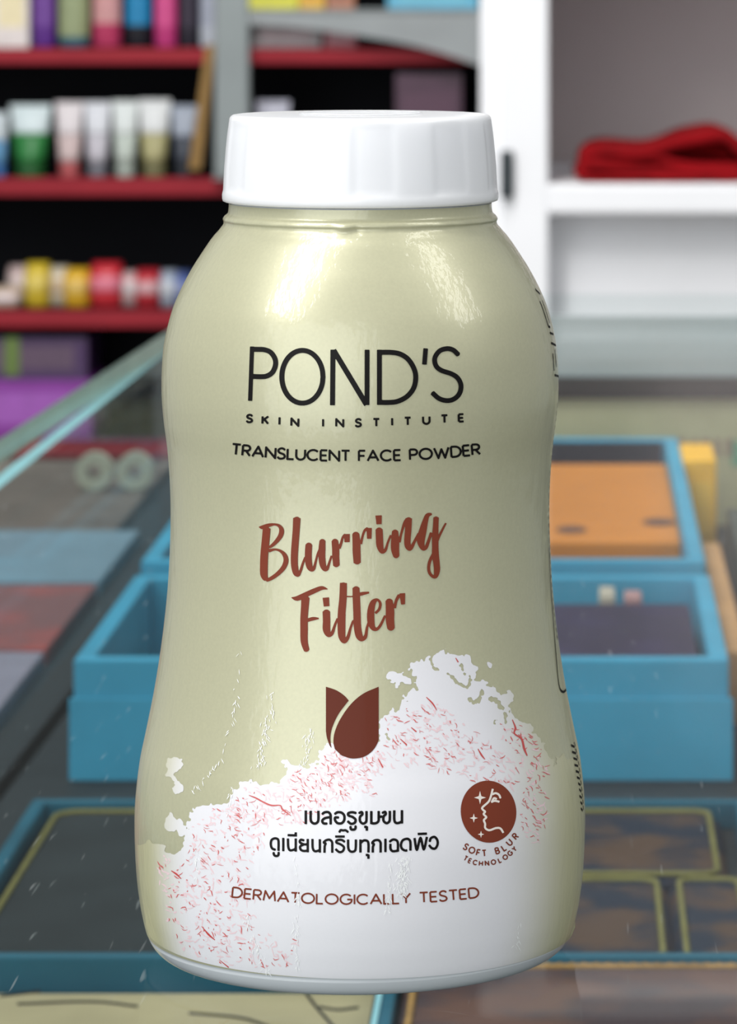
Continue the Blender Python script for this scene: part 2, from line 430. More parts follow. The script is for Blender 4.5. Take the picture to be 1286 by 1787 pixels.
flat('flat_packet', Dz(945, ZB), 1.655, ZB + 0.004, mat((96, 86, 80), 0.5, var=0.25, key='fr5'), 'dark brown flat packet outside the glass, under the two tape rolls', -0.165)
for k, px in enumerate((165, 236)):
    d = 1.56; x = Xp(px, d); z = ZB + 0.0042 + 0.0072
    prof = [(0.0072, -0.004), (0.0072, 0.004), (0.0028, 0.004), (0.0028, -0.004)]
    seg = 28; vs = []; fs = []
    for rr, yy in prof:
        for q in range(seg):
            a = 2 * math.pi * q / seg; vs.append((x + rr * math.cos(a), d + yy, z + rr * math.sin(a)))
    for i in range(4):
        for q in range(seg):
            i2 = (i + 1) % 4; q2 = (q + 1) % seg
            fs.append([i * seg + q, i * seg + q2, i2 * seg + q2, i2 * seg + q])
    o = mesh('tape_roll', vs, fs, mat((158, 160, 142), 0.4, key='tape'), None, False, (x, d, ZB + 0.0042))
    tag(o, ('left' if k == 0 else 'right') + ' one of two pale rolls of tape on the brown packet', 'tape roll', 'pale tape rolls')

# ------------------------------------------------------------------ white cabinet with a folded red cloth
DC = 3.0
m_wh = mat((236, 237, 240), 0.45, var=0.03, scale=8, key='wh')
m_wh2 = mat((206, 194, 192), 0.6, var=0.04, scale=6, key='wh2')
cab = thing('white_cabinet', (0.1, DC + 0.2, FLOOR), 'white open cabinet with a shelf carrying a folded red cloth', 'cabinet')
xa, xb, xc = Xp(837, DC), Xp(884, DC), Xp(957, DC)
ztop = 0.62
box('side_panel', xa, xb, DC + 0.012, DC + 0.40, FLOOR, ztop, m_wh, cab, 0.002)
box('front_stile', xb - 0.004, xc, DC, DC + 0.022, FLOOR, ztop, m_wh, cab, 0.003)
box('inner_panel', xb + 0.001, xc - 0.003, DC + 0.0225, DC + 0.40, FLOOR, ztop, m_wh, cab)
zs1, zs0 = Zp(322, DC), Zp(374, DC)
box('shelf', xc - 0.002, 0.72, DC + 0.001, DC + 0.37, zs0, zs1, m_wh, cab, 0.003)
box('shelf', xc + 0.001, 0.72, DC + 0.03, DC + 0.37, Zp(-70, DC), Zp(-125, DC), m_wh, cab, 0.003)
box('back_panel', xc - 0.003, 0.72, DC + 0.372, DC + 0.39, FLOOR, ztop, m_wh2, cab)
box('lower_panel', xc - 0.002, 0.72, DC + 0.055, DC + 0.075, FLOOR, zs0 - 0.0005, m_wh, cab)
box('side_panel', 0.72, 0.75, DC, DC + 0.40, FLOOR, ztop, m_wh, cab, 0.002)
box('top_panel', xa, 0.75, DC, DC + 0.40, ztop, ztop + 0.025, m_wh, cab, 0.002)
box('door_catch', Xp(873, DC), Xp(896, DC), DC - 0.010, DC - 0.0002, Zp(345, DC), Zp(262, DC), mat((34, 44, 48), 0.4, key='catch'), cab, 0.002)

# folded red cloth: a thick strip laid in folds, swept in depth with a gentle wave
m_red = mat((134, 9, 17), 0.85, var=0.25, scale=30, bump=0.6, bscale=900, key='cloth')
cloth = thing('folded_red_cloth', (Xp(1180, DC), DC + 0.12, zs1), 'folded red cloth lying on the white cabinet shelf', 'cloth')
def ribbon(name, path, th, d0, d1, m, parent, wob=3.0):
    pts = catmull(path, 6); n = len(pts); nd = 14; V = []; Fc = []
    for j in range(nd):
        d = d0 + (d1 - d0) * j / (nd - 1)
        for side in (1, -1):
            for i, p in enumerate(pts):
                a = pts[max(0, i - 1)]; b = pts[min(n - 1, i + 1)]
                t = (b - a) / (np.linalg.norm(b - a) + 1e-9); nn = np.array([-t[1], t[0]])
                q = p + nn * side * th / 2
                s = math.sin(j * 0.9 + i * 0.35) * wob * min(1, max(0, (310 - q[1]) / 40))
                V.append((Xp(q[0], DC) + math.sin(j * .7) * 0.0015, d, max(zs1 + 0.0003, Zp(q[1] + s, DC))))
    for j in range(nd - 1):
        for s in (0, 1):
            for i in range(n - 1):
                a = (j * 2 + s) * n + i; b = ((j + 1) * 2 + s) * n + i
                Fc.append([a, a + 1, b + 1, b])
        for i in (0, n - 1):
            a = j * 2 * n + i; b = (j + 1) * 2 * n + i
            Fc.append([a, a + n, b + n, b])
    for j in (0, nd - 1):
        for i in range(n - 1):
            a = j * 2 * n + i
            Fc.append([a, a + 1, a + n + 1, a + n])
    return mesh(name, V, Fc, m, parent, True)
ribbon('lower_fold', [(1420, 313), (1250, 313), (1100, 313), (1022, 311), (1010, 302), (1030, 291), (1070, 294), (1180, 302), (1300, 302), (1420, 302)], 12, DC + 0.02, DC + 0.17, m_red, cloth, 1.5)
ribbon('upper_fold', [(1050, 284), (1022, 288), (1026, 272), (1060, 267), (1120, 268), (1165, 258), (1205, 245), (1245, 237), (1275, 246), (1300, 268), (1330, 283), (1420, 283)], 20, DC + 0.022, DC + 0.16, m_red, cloth)
ribbon('middle_fold', [(1036, 283), (1080, 283), (1140, 280), (1185, 290), (1240, 296), (1420, 296)], 16, DC + 0.024, DC + 0.15, m_red, cloth, 1.5)
ribbon('inner_fold', [(1110, 276), (1150, 270), (1190, 262), (1225, 256), (1255, 262), (1280, 280)], 15, DC + 0.045, DC + 0.15, m_red, cloth, 1.5)
ribbon('filling_fold', [(1170, 274), (1210, 270), (1250, 272), (1290, 284), (1420, 290)], 34, DC + 0.06, DC + 0.14, m_red, cloth, 1.0)

# ------------------------------------------------------------------ black shelving with red edges
DS = 5.0
m_blk = mat((16, 17, 24), 0.6, var=0.2, scale=5, key='blk')
m_rede = mat((152, 42, 52), 0.45, var=0.1, scale=8, key='rede')
unit = thing('black_shelving_unit', (Xp(350, DS), DS + 0.15, FLOOR), 'black wall shelving with red shelf edges full of toiletries', 'shelving')
ux0, ux1 = Xp(-260, DS), Xp(930, DS)
box('back_panel', ux0, ux1, DS + 0.27, DS + 0.285, FLOOR, 0.5, m_blk, unit)
box('side_panel', ux0 - 0.02, ux0, DS, DS + 0.285, FLOOR, 0.5, m_blk, unit)
box('side_panel', ux1, ux1 + 0.02, DS, DS + 0.285, FLOOR, 0.5, m_blk, unit)
SH = {}
for k, (ya, yb) in enumerate(((-145, -117), (84, 111), (310, 341), (541, 571), (768, 798), (1000, 1030), (1230, 1260))):
    z1, z0 = Zp(ya, DS), Zp(yb, DS)
    b_ = box('shelf_board', ux0, ux1, DS + 0.006, DS + 0.27, z0, z1, m_blk, unit)
    box('red_edge', ux0, ux1, DS, DS + 0.006, z0, z1, m_rede, b_, 0.001)
    SH[k] = z1

def stand(px0, px1, ytop, shelf, d=0.03):
    D = DS + d
    return Xp(px0, D), Xp(px1, D), D, SH[shelf], Zp(ytop, D)

def tube_pack(px0, px1, ytop, shelf, c_top, c_low, c_cap, label, d=0.03, frac=0.45):
    x0, x1, D, z0, z1 = stand(px0, px1, ytop, shelf, d)
    cx_ = (x0 + x1) / 2; w = (x1 - x0) / 2; h = z1 - z0
    r = thing('cosmetic_tube', (cx_, D, z0), label, 'tube', 'toiletries on the black shelving')
    wb = w * 0.72
    def ring(t):
        a = wb + (w - wb) * t; b = wb * (1 - t) + 0.0018 * t
        z = z0 + h * (0.2 + 0.8 * t)
        return [(cx_ + a * math.cos(2 * math.pi * k / 24), D + b * math.sin(2 * math.pi * k / 24), z) for k in range(24)]
    vs, fs = lathe([(wb * .93, z0 + 0.0002), (wb * .97, z0 + h * .04), (wb * .97, z0 + h * .2)], cx_, D, 24); mesh('cap', vs, fs, mat(c_cap, 0.4), r)
    vs, fs = loft([ring(t) for t in np.linspace(0, frac, 5)]); mesh('lower_body', vs, fs, mat(c_low, 0.4), r, True)
    vs, fs = loft([ring(t) for t in np.linspace(frac, 0.93, 6)]); mesh('upper_body', vs, fs, mat(c_top, 0.4), r, True)
    vs, fs = loft([ring(t) for t in (0.93, 1.0)]); mesh('crimp', vs, fs, mat(c_top, 0.5), r)
    return r
def bottle_pack(px0, px1, ytop, shelf, c_body, c_label, c_cap, label, d=0.035, la=(0.25, 0.7)):
    x0, x1, D, z0, z1 = stand(px0, px1, ytop, shelf, d)
    cx_ = (x0 + x1) / 2; w = (x1 - x0) / 2; h = z1 - z0
    r = thing('toiletry_bottle', (cx_, D, z0), label, 'bottle', 'toiletries on the black shelving')
    rx = 1.0; ry = 0.75
    prof = [(w * .9, z0 + 0.0002), (w, z0 + h * .03), (w, z0 + h * .68), (w * .9, z0 + h * .76), (w * .5, z0 + h * .82)]
    vs, fs = lathe(prof, cx_, D, 28, rx, ry); mesh('body', vs, fs, mat(c_body, 0.35), r, True)
    vs, fs = lathe([(w * 1.01, z0 + h * la[0]), (w * 1.01, z0 + h * la[1])], cx_, D, 28, rx, ry, False); mesh('wrap_label', vs, fs, mat(c_label, 0.4), r, True)
    vs, fs = lathe([(w * .52, z0 + h * .82), (w * .52, z0 + h * .98), (w * .45, z1)], cx_, D, 24, 1, 1); mesh('cap', vs, fs, mat(c_cap, 0.35), r)
    return r
def soft_pack(px0, px1, ytop, shelf, c1, c2, label, d=0.03):
    x0, x1, D, z0, z1 = stand(px0, px1, ytop, shelf, d)
    cx_ = (x0 + x1) / 2; w = (x1 - x0) / 2; h = z1 - z0
    r = thing('soft_pack', (cx_, D, z0), label, 'packet', 'toiletries on the black shelving')
    def ring(t, s=1.0):
        e = math.sin(math.pi * min(max(t, .0), 1.0)) ** 0.35 if 0 < t < 1 else 0.35
        a = w * (0.78 + 0.22 * e) * s; b = 0.03 * (0.3 + 0.7 * e) * s
        return [(cx_ + a * math.copysign(abs(math.cos(q)) ** .6, math.cos(q)), D + b * math.copysign(abs(math.sin(q)) ** .7, math.sin(q)), z0 + 0.0002 + (h - .0002) * t) for q in [2 * math.pi * k / 28 for k in range(28)]]
    vs, fs = loft([ring(t) for t in (0, .1, .25, .45, .65, .85, 1.0)]); mesh('wrapper', vs, fs, mat(c1, 0.35), r, True)
    vs, fs = loft([ring(t, 1.012) for t in (.40, .5, .6, .72)]); mesh('printed_band', vs, fs, mat(c2, 0.4), r, True)
    return r
def shelf_box(px0, px1, ytop, shelf, c1, c2, label, d=0.015, dep=0.06, ybot=None):
    x0, x1, D, z0, z1 = stand(px0, px1, ytop, shelf, d)
    if ybot is not None: z0 = Zp(ybot, D)
    r = carton('product_box', x0, x1, D, D + dep, z0, z1, mat(c1, 0.4), label, 'box', 'front', mat(c2, 0.4), 'toiletries on the black shelving')
    return r
# top shelf in view
shelf_box(-12, 50, -60, 1, (226, 216, 212), (236, 222, 180), 'cream and white box at the left end of the highest shelf')
bottle_pack(56, 97, -70, 1, (98, 50, 140), (112, 66, 150), (60, 40, 90), 'violet bottle beside the cream box on the highest shelf')
bottle_pack(102, 156, -75, 1, (50, 100, 120), (150, 160, 120), (40, 70, 90), 'teal bottle with a yellow-green label on the highest shelf', la=(0.12, 0.75))
bottle_pack(162, 212, -70, 1, (190, 60, 100), (206, 150, 150), (170, 60, 90), 'rose pink bottle with a pale label on the highest shelf', la=(0.28, 0.75))
bottle_pack(219, 264, -62, 1, (28, 28, 36), (20, 130, 180), (20, 20, 26), 'black bottle with a bright blue label on the highest shelf', la=(0.27, 0.72))
bottle_pack(270, 309, -66, 1, (200, 60, 126), (214, 78, 140), (170, 40, 90), 'magenta bottle on the highest shelf between two black bottles')
bottle_pack(314, 344, -60, 1, (40, 36, 48), (52, 44, 60), (24, 22, 28), 'black bottle on the highest shelf left of the white one')
bottle_pack(349, 386, -64, 1, (200, 205, 215), (170, 175, 190), (210, 210, 215), 'white bottle on the highest shelf by the grey display post')
# second shelf: tubes standing on their caps
tube_pack(-16, 14, 196, 2, (196, 206, 210), (96, 150, 190), (60, 110, 170), 'white and blue tube at the left end of the tube row')
tube_pack(17, 90, 183, 2, (214, 228, 230), (40, 124, 58), (30, 90, 40), 'large white and green tube in the tube row', d=0.04, frac=0.5)
tube_pack(96, 146, 178, 2, (226, 218, 220), (210, 188, 186), (186, 90, 92), 'pinkish white tube with a red cap in the tube row')
tube_pack(146, 194, 178, 2, (222, 224, 230), (200, 196, 204), (120, 120, 128), 'white tube with a grey cap in the tube row', d=0.034)
tube_pack(195, 242, 176, 2, (224, 230, 228), (196, 206, 196), (170, 180, 170), 'white tube with a pale green foot in the tube row')
tube_pack(241, 298, 174, 2, (228, 230, 230), (178, 172, 124), (120, 116, 80), 'white tube with a mustard foot in the tube row', d=0.034)
tube_pack(298, 345, 184, 2, (164, 172, 186), (60, 66, 78), (40, 44, 52), 'grey and black tube at the right end of the tube row')
# third shelf: soft packets
soft_pack(-30, 40, 500, 3, (214, 190, 170), (224, 210, 214), 'low cream packet at the left end of the packet row')
soft_pack(14, 62, 463, 3, (214, 190, 186), (224, 206, 200), 'pale pink packet behind the cream one in the packet row', d=0.10)
soft_pack(44, 90, 458, 3, (214, 186, 50), (222, 198, 92), 'yellow packet second from the left in the packet row', d=0.03)
soft_pack(86, 124, 465, 3, (214, 204, 184), (196, 176, 150), 'ivory packet between two yellow packets', d=0.05)
soft_pack(112, 160, 468, 3, (226, 178, 44), (216, 180, 90), 'golden yellow packet next to the red packet')
soft_pack(158, 216, 458, 3, (204, 46, 58), (222, 120, 140), 'red packet with a pink band in the packet row')
soft_pack(210, 246, 474, 3, (220, 190, 190), (206, 204, 204), 'pale rose packet between two red packets', d=0.05)
soft_pack(236, 282, 470, 3, (190, 44, 56), (206, 160, 164), 'dark red packet with a grey pink band in the packet row')
soft_pack(280, 312, 472, 3, (170, 180, 196), (196, 200, 206), 'grey white packet at the right of the packet row')
soft_pack(306, 336, 474, 3, (86, 104, 160), (130, 140, 180), 'blue packet at the right end of the packet row beside the bottle')
# lowest shelf: purple boxes, two stacked pairs
shelf_box(-40, 160, 664, 4, (132, 46, 150), (158, 84, 178), 'bright purple wide box, lower of the two stacked', dep=0.16)
x0, x1, D, z0, z1 = stand(-40, 152, 590, 4, 0.02)
r = shelf_box(-40, 152, 588, 4, (66, 36, 84), (92, 70, 92), 'dark purple wide box with a green flash, upper of the two stacked', d=0.02, dep=0.15, ybot=663.5)
box('green_flash', Xp(8, D), Xp(34, D), D - 0.0022, D - 0.0004, Zp(655, D), Zp(588, D), mat((96, 120, 50), 0.4), r)
# things half hidden behind the display stand
shelf_box(440, 560, 40, 1, (176, 170, 172), (200, 180, 184), 'grey white box behind the display stand on the highest shelf')
shelf_box(566, 622, 44, 1, (196, 96, 110), (210, 160, 168), 'faded red box behind the display stand on the highest shelf')
shelf_box(690, 806, 128, 2, (74, 44, 64), (84, 52, 72), 'dim plum box on the shelf just above the bottle cap')
tube_pack(446, 506, 176, 2, (190, 190, 204), (120, 120, 130), (70, 70, 80), 'lone pale tube just above the left of the bottle cap')

# ------------------------------------------------------------------ grey display stand with an arched board
DR = 4.966
m_gr = mat((140, 148, 148), 0.4, var=0.08, scale=10, key='gr')
rack = thing('display_stand', (Xp(400, DR), DR, SH[2]), 'grey display stand with a post and an arched board above the cap', 'display stand')
box('post', Xp(374, DR), Xp(434, DR), DR, DR + 0.03, SH[2] + 0.003, Zp(-200, DR), m_gr, rack, 0.003)
box('post', Xp(1010, DR), Xp(1050, DR), DR + 0.0, DR + 0.03, SH[2] + 0.003, Zp(-200, DR), m_gr, rack, 0.003)
for px in (404, 1030): box('foot', Xp(px - 32, DR), Xp(px + 32, DR), DR, DS + 0.024, SH[2], SH[2] + 0.003, m_gr, rack)
low = catmull([(433, 42), (500, 46), (580, 56), (660, 68), (730, 82), (800, 102), (880, 132), (960, 176), (1012, 220)], 6)
poly = [(Xp(433, DR), Zp(20, DR))] + [(Xp(x, DR), Zp(y, DR)) for x, y in low] + [(Xp(1012, DR), Zp(20, DR))]
vs, fs = prism(poly, DR + 0.004, DR + 0.026); mesh('arched_board', vs, fs, mat((150, 155, 156), 0.35, var=0.1, scale=12, key='arch'), rack)
zt = Zp(20, DR)
box('tray_board', Xp(433, DR), Xp(1012, DR), DR + 0.0, DR + 0.030, zt, zt + 0.003, m_gr, rack)
def rack_box(px0, px1, y, c1, c2, label):
    d = DR + 0.006
    carton('product_box', Xp(px0, d), Xp(px1, d), d, d + 0.024, zt + 0.003, Zp(y, d), mat(c1, 0.4), label, 'box', 'front', mat(c2, 0.4), 'boxes on the display stand')
rack_box(428, 520, -40, (214, 210, 60), (200, 196, 70), 'lime yellow box on the display stand above the cap')
rack_box(522, 566, -40, (226, 180, 60), (210, 150, 60), 'orange yellow box on the display stand beside the lime one')
rack_box(570, 618, -36, (180, 120, 90), (150, 100, 84), 'brown box in the middle of the display stand')
rack_box(676, 834, -40, (96, 176, 206), (120, 190, 206), 'sky blue wide box on the display stand by the white cabinet')
# leaning gold strip
r = thing('gold_strip', (Xp(333, 4.3), 4.3, SH[2]), 'thin gold strip leaning beside the grey display post', 'strip')
a, b = P(338, 296, DS - 0.012), P(366, 78, DS - 0.012)
vs = []; 
w = 9 / F * DS
vs, fs = prism([(a.x - w, a.z), (a.x + w, a.z), (b.x + w * .7, b.z), (b.x - w * .7, b.z)], DS - 0.010, DS - 0.004)
mesh('strip', vs, fs, mat((138, 104, 46), 0.35, 0.3, key='gold'), r)
vs, fs = prism([(a.x + w, a.z), (a.x + w * 1.4, a.z), (b.x + w * 1.1, b.z), (b.x + w * .7, b.z)], DS - 0.010, DS - 0.003)
mesh('edge_bead', vs, fs, mat((120, 88, 40), 0.4, key='gold2'), r)

#BOTTLE#
# ------------------------------------------------------------------ the powder bottle
BX, BY = Xp(629, D0), D0
bot = thing('powder_bottle', (BX, BY, 0.0), 'pale gold face powder bottle with a white screw cap standing on the glass', 'bottle')
ROT = math.atan2(BX, BY)              # the printed face is turned to the viewer

PROF = [(352, 229), (364, 229.5), (371, 231), (376, 236.5), (381, 239), (386, 237.6), (391, 238.8), (397, 243.5), (402, 247.5), (416, 259.5), (444, 278.5), (472, 296), (507, 314),
        (542, 328), (588, 339.5), (630, 344.5), (682, 345.5), (728, 342), (784, 335), (851, 330.5), (918, 330), (1002, 333.5), (1069, 339.5),
        (1136, 348), (1203, 359), (1270, 372.5), (1321, 383), (1386, 390.5), (1440, 392), (1511, 389), (1560, 383.5), (1590, 378), (1615, 371.5),
        (1632, 363), (1643, 353), (1650, 340), (1655, 318)]
_pr = np.array(catmull(PROF, 8))
_py, _prr = _pr[:, 0], _pr[:, 1]
def R_of_z(z): return np.interp(YB - np.asarray(z) * SC, _py, _prr) / SC
def yz(y): return (YB - y) / SC

# film, print and plastic materials
def film(name, rgb, rough=0.3, metal=0.0, coat=0.5, spec=0.5, side=None, a0=(44, 76), a1=(60, 80), pearl=0.0, wrinkle=0.12):
    m = bpy.data.materials.new(name); m.use_nodes = True; nt = m.node_tree; b = nt.nodes['Principled BSDF']
    tc = nt.nodes.new('ShaderNodeTexCoord')
    nz = nt.nodes.new('ShaderNodeTexNoise'); nz.inputs['Scale'].default_value = 2600; nz.inputs['Detail'].default_value = 2
    nt.links.new(tc.outputs['Object'], nz.inputs['Vector'])
    mx = nt.nodes.new('ShaderNodeMix'); mx.data_type = 'RGBA'; mx.blend_type = 'MIX'
    c = L(rgb)
    mx.inputs[6].default_value = tuple(x * (1 - pearl) for x in c[:3]) + (1,)
    mx.inputs[7].default_value = tuple(min(1, x * (1 + pearl)) for x in c[:3]) + (1,)
    nt.links.new(nz.outputs['Fac'], mx.inputs[0])
    src = mx.outputs[2]
    if side is not None:      # pearly film's yellowing at grazing view, put into the colour round the flanks
        sx = nt.nodes.new('ShaderNodeSeparateXYZ'); nt.links.new(tc.outputs['Object'], sx.inputs[0])
        ng = nt.nodes.new('ShaderNodeMath'); ng.operation = 'MULTIPLY'; ng.inputs[1].default_value = -1; nt.links.new(sx.outputs[1], ng.inputs[0])
        at = nt.nodes.new('ShaderNodeMath'); at.operation = 'ARCTAN2'
        nt.links.new(sx.outputs[0], at.inputs[0]); nt.links.new(ng.outputs[0], at.inputs[1])
        fr = nt.nodes.new('ShaderNodeMapRange'); fr.interpolation_type = 'SMOOTHSTEP'
        fr.inputs[1].default_value = math.radians(a0[0]) - ROT; fr.inputs[2].default_value = math.radians(a0[1]) - ROT
        fl = nt.nodes.new('ShaderNodeMapRange'); fl.interpolation_type = 'SMOOTHSTEP'
        fl.inputs[1].default_value = -math.radians(a1[0]) - ROT; fl.inputs[2].default_value = -math.radians(a1[1]) - ROT
        nt.links.new(at.outputs[0], fr.inputs[0]); nt.links.new(at.outputs[0], fl.inputs[0])
        mxx = nt.nodes.new('ShaderNodeMath'); mxx.operation = 'MAXIMUM'
        nt.links.new(fr.outputs[0], mxx.inputs[0]); nt.links.new(fl.outputs[0], mxx.inputs[1])
        m2 = nt.nodes.new('ShaderNodeMix'); m2.data_type = 'RGBA'
        m2.inputs[7].default_value = L(side)
        nt.links.new(mxx.outputs[0], m2.inputs[0]); nt.links.new(src, m2.inputs[6]); src = m2.outputs[2]
    nt.links.new(src, b.inputs['Base Color'])
    b.inputs['Roughness'].default_value = rough; b.inputs['Metallic'].default_value = metal
    b.inputs['Coat Weight'].default_value = coat; b.inputs['Specular IOR Level'].default_value = spec; b.inputs['Coat Roughness'].default_value = 0.06
    # fine shrink wrinkles of the clear film: mostly up-down creases
    mp = nt.nodes.new('ShaderNodeMapping'); mp.inputs['Scale'].default_value = (700, 700, 220)
    n2 = nt.nodes.new('ShaderNodeTexNoise'); n2.inputs['Scale'].default_value = 1.0; n2.inputs['Detail'].default_value = 3
    nt.links.new(tc.outputs['Object'], mp.inputs[0]); nt.links.new(mp.outputs[0], n2.inputs['Vector'])
    bp = nt.nodes.new('ShaderNodeBump'); bp.inputs['Strength'].default_value = wrinkle; bp.inputs['Distance'].default_value = 0.0006
    nt.links.new(n2.outputs['Fac'], bp.inputs['Height']); nt.links.new(bp.outputs['Normal'], b.inputs['Coat Normal'])
    return m
GOLD = (187, 185, 154)
m_film = film('pearl_gold_film', GOLD, 0.40, 0.26, pearl=0.07, wrinkle=0.3)
m_splash = film('white_powder_print', (224, 223, 227), 0.4, 0.0, side=(188, 185, 148), a0=(34, 68), a1=(46, 68), pearl=0.015, wrinkle=0.3)
m_black = film('black_print', (14, 11, 11), 0.6, coat=0.04, spec=0.15, wrinkle=0.05)
m_rust = film('rust_print', (122, 56, 38), 0.6, coat=0.04, spec=0.15, wrinkle=0.05)
m_dkbrown = film('dark_brown_print', (96, 43, 29), 0.6, coat=0.04, spec=0.15, wrinkle=0.05)
m_pink = film('pink_fleck_print', (230, 202, 206), 0.45)
m_redf = film('red_fleck_print', (206, 104, 102), 0.5)
m_whitep = film('white_line_print', (236, 226, 216), 0.4)
m_base = mat((206, 210, 214), 0.22, var=0.01, coat=0.4, sss=0.3, key='base')
m_cap = mat((232, 233, 236), 0.38, var=0.01, coat=0.3, sss=0.6, key='cap')

# body: the plastic bottle itself, visible as the bare foot below the film
prof = [(max(0.0, r - 2.2) / SC, yz(y)) for y, r in zip(_py, _prr)]
prof = prof[::-1]
prof = [(0.019, 0.0012), (0.0205, 0.0)] + [(min(r + (2.0 / SC if z < yz(1622) else 0), 1), z) for r, z in prof if z > 0] + [(0.0150, yz(351)), (0.0150, yz(330))]
vs, fs = lathe([(r, z) for r, z in prof], BX, BY, 192); mesh('body', vs, fs, m_base, bot, True)

# sleeve: shrink film with a bead under the cap and a pinched seam in front
SEG = 320
yy = [y for y in _py if 353 <= y <= 1616]
V, Fc = [], []
for y in yy:
    r = float(np.interp(y, _py, _prr))
    for k in range(SEG):
        a = 2 * math.pi * k / SEG
        th = math.degrees(math.atan2(math.cos(a), -math.sin(a))) - math.degrees(math.atan2(-BX, BY)) * -1
        bump = 0.0
        if y < 400:
            e = math.exp(-((th + 1.0) / 3.2) ** 2) * math.exp(-((y - 384) / 8.0) ** 2)
            bump = 5.5 * e - 3.0 * math.exp(-((th - 4.6) / 1.6) ** 2) * math.exp(-((y - 386) / 7.0) ** 2)
            bump += 0.5 * math.sin(th * 0.5) * math.exp(-((y - 384) / 9.0) ** 2)
        V.append((BX + (r + bump) / SC * math.cos(a), BY + (r + bump) / SC * math.sin(a), yz(y)))
n = len(yy)
for i in range(n - 1):
    for k in range(SEG):
        k2 = (k + 1) % SEG
        Fc.append([i * SEG + k, i * SEG + k2, (i + 1) * SEG + k2, (i + 1) * SEG + k])
sleeve = mesh('sleeve', V, Fc, m_film, bot, True); sleeve['label'] = 'pearly pale gold shrink film'

# cap: screw cap with broad raised panels, plain skirt ring and slightly domed top
CP = [(349.5, 214, 0), (350.5, 236, 0), (349, 239.5, 0), (345, 240.6, 0), (338, 240.6, 0), (334, 239.8, 0), (331, 239, 0.1), (326, 238.6, 0.9), (318, 238.3, 1), (290, 236.8, 1), (262, 234.6, 1),
      (236, 232, 1), (222, 230.2, 1), (214, 229, 0.8), (209, 228.3, 0.2), (205, 227.5, 0), (202, 225.5, 0), (200, 222, 0), (199.2, 216, 0), (198.5, 120, 0), (198.3, 2, 0)]
V, Fc = [], []
SG = 480
for y, r, q in CP:
    for k in range(SG):
        a = 2 * math.pi * k / SG
        th = math.degrees(math.atan2(math.cos(a), -math.sin(a)))
        ph = ((th + 18.5) % 36.0) / 36.0
        s = 1 / (1 + math.exp(-(math.sin(2 * math.pi * ph)) * 7))
        rr = r - q * 2.4 * (1 - s)
        V.append((BX + rr / SC * math.cos(a), BY + rr / SC * math.sin(a), yz(y)))
n = len(CP)
for i in range(n - 1):
    for k in range(SG):
        k2 = (k + 1) % SG
        Fc.append([i * SG + k, i * SG + k2, (i + 1) * SG + k2, (i + 1) * SG + k])
Fc.append([(n - 1) * SG + k for k in range(SG)]); Fc.append([k for k in range(SG)])
capo = mesh('cap', V, Fc, m_cap, bot, True); capo['label'] = 'white ribbed plastic screw cap'
# moulded maker's ring on the cap's top
vs, fs = tube_path([(BX + 0.0075 * math.cos(a), BY + 0.0075 * math.sin(a), yz(198.5) + 0.0001) for a in np.linspace(0, 2 * math.pi, 48, endpoint=False)], 0.00010, 5, True)
mesh('moulded_ring', vs, fs, m_cap, capo, True)

# ---- print on the film: flat shapes laid on the curved surface
def on_bottle(px, py, off):
    """points of the front of the bottle's surface at frame coordinates (px, py)"""
    px = np.asarray(px, float); py = np.asarray(py, float)
    dx = (px - CX) / F; dz = -(py - CY) / F
    z = CAMZ + dz * (D0 - 0.024)
    for _ in range(14):
        R = R_of_z(np.clip(z, 0.0005, 0.0907)) + off
        a = dx * dx + 1; b = -2 * (dx * BX + BY); c = BX * BX + BY * BY - R * R
        disc = np.maximum(b * b - 4 * a * c, 0)
        s = (-b - np.sqrt(disc)) / (2 * a)
        z = CAMZ + dz * s
    return np.stack([dx * s, s, z], axis=-1)

def march(field, x0, y0, st):
    """polygons of the area where field > 0, on a grid with spacing st"""
    ny, nx = field.shape
    pts, idx, polys = [], {}, []
    def vid(key, p):
        i = idx.get(key)
        if i is None: i = idx[key] = len(pts); pts.append(p)
        return i
    ins = field > 0
    anyc = ins[:-1, :-1] | ins[1:, :-1] | ins[:-1, 1:] | ins[1:, 1:]
    for j, i in zip(*np.nonzero(anyc)):
        cs = ((j, i), (j, i + 1), (j + 1, i + 1), (j + 1, i)); poly = []
        for k in range(4):
            (ja, ia), (jb, ib) = cs[k], cs[(k + 1) % 4]
            fa, fb = field[ja, ia], field[jb, ib]
            if fa > 0: poly.append(vid((ja, ia), (x0 + ia * st, y0 + ja * st)))
            if (fa > 0) != (fb > 0):
                t = fa / (fa - fb); key = tuple(sorted(((ja, ia), (jb, ib))))
                poly.append(vid(key, (x0 + (ia + (ib - ia) * t) * st, y0 + (ja + (jb - ja) * t) * st)))
        poly = [p for q, p in enumerate(poly) if p != poly[q - 1]]
        if len(poly) >= 3: polys.append(poly)
    return np.array(pts), polys

def lay(name, pts, polys, m, off, parent=None, label=None, kind=None):
    w = on_bottle(pts[:, 0], pts[:, 1], off * 1e-3)
    o = mesh(name, w, polys, m, parent or sleeve, True)
    # outward normals
    me = o.data
    if len(me.polygons):
        p = me.polygons[0]
        if p.normal.y > 0: me.flip_normals()
    if label: o['label'] = label
    if kind: o['kind'] = kind
    return o

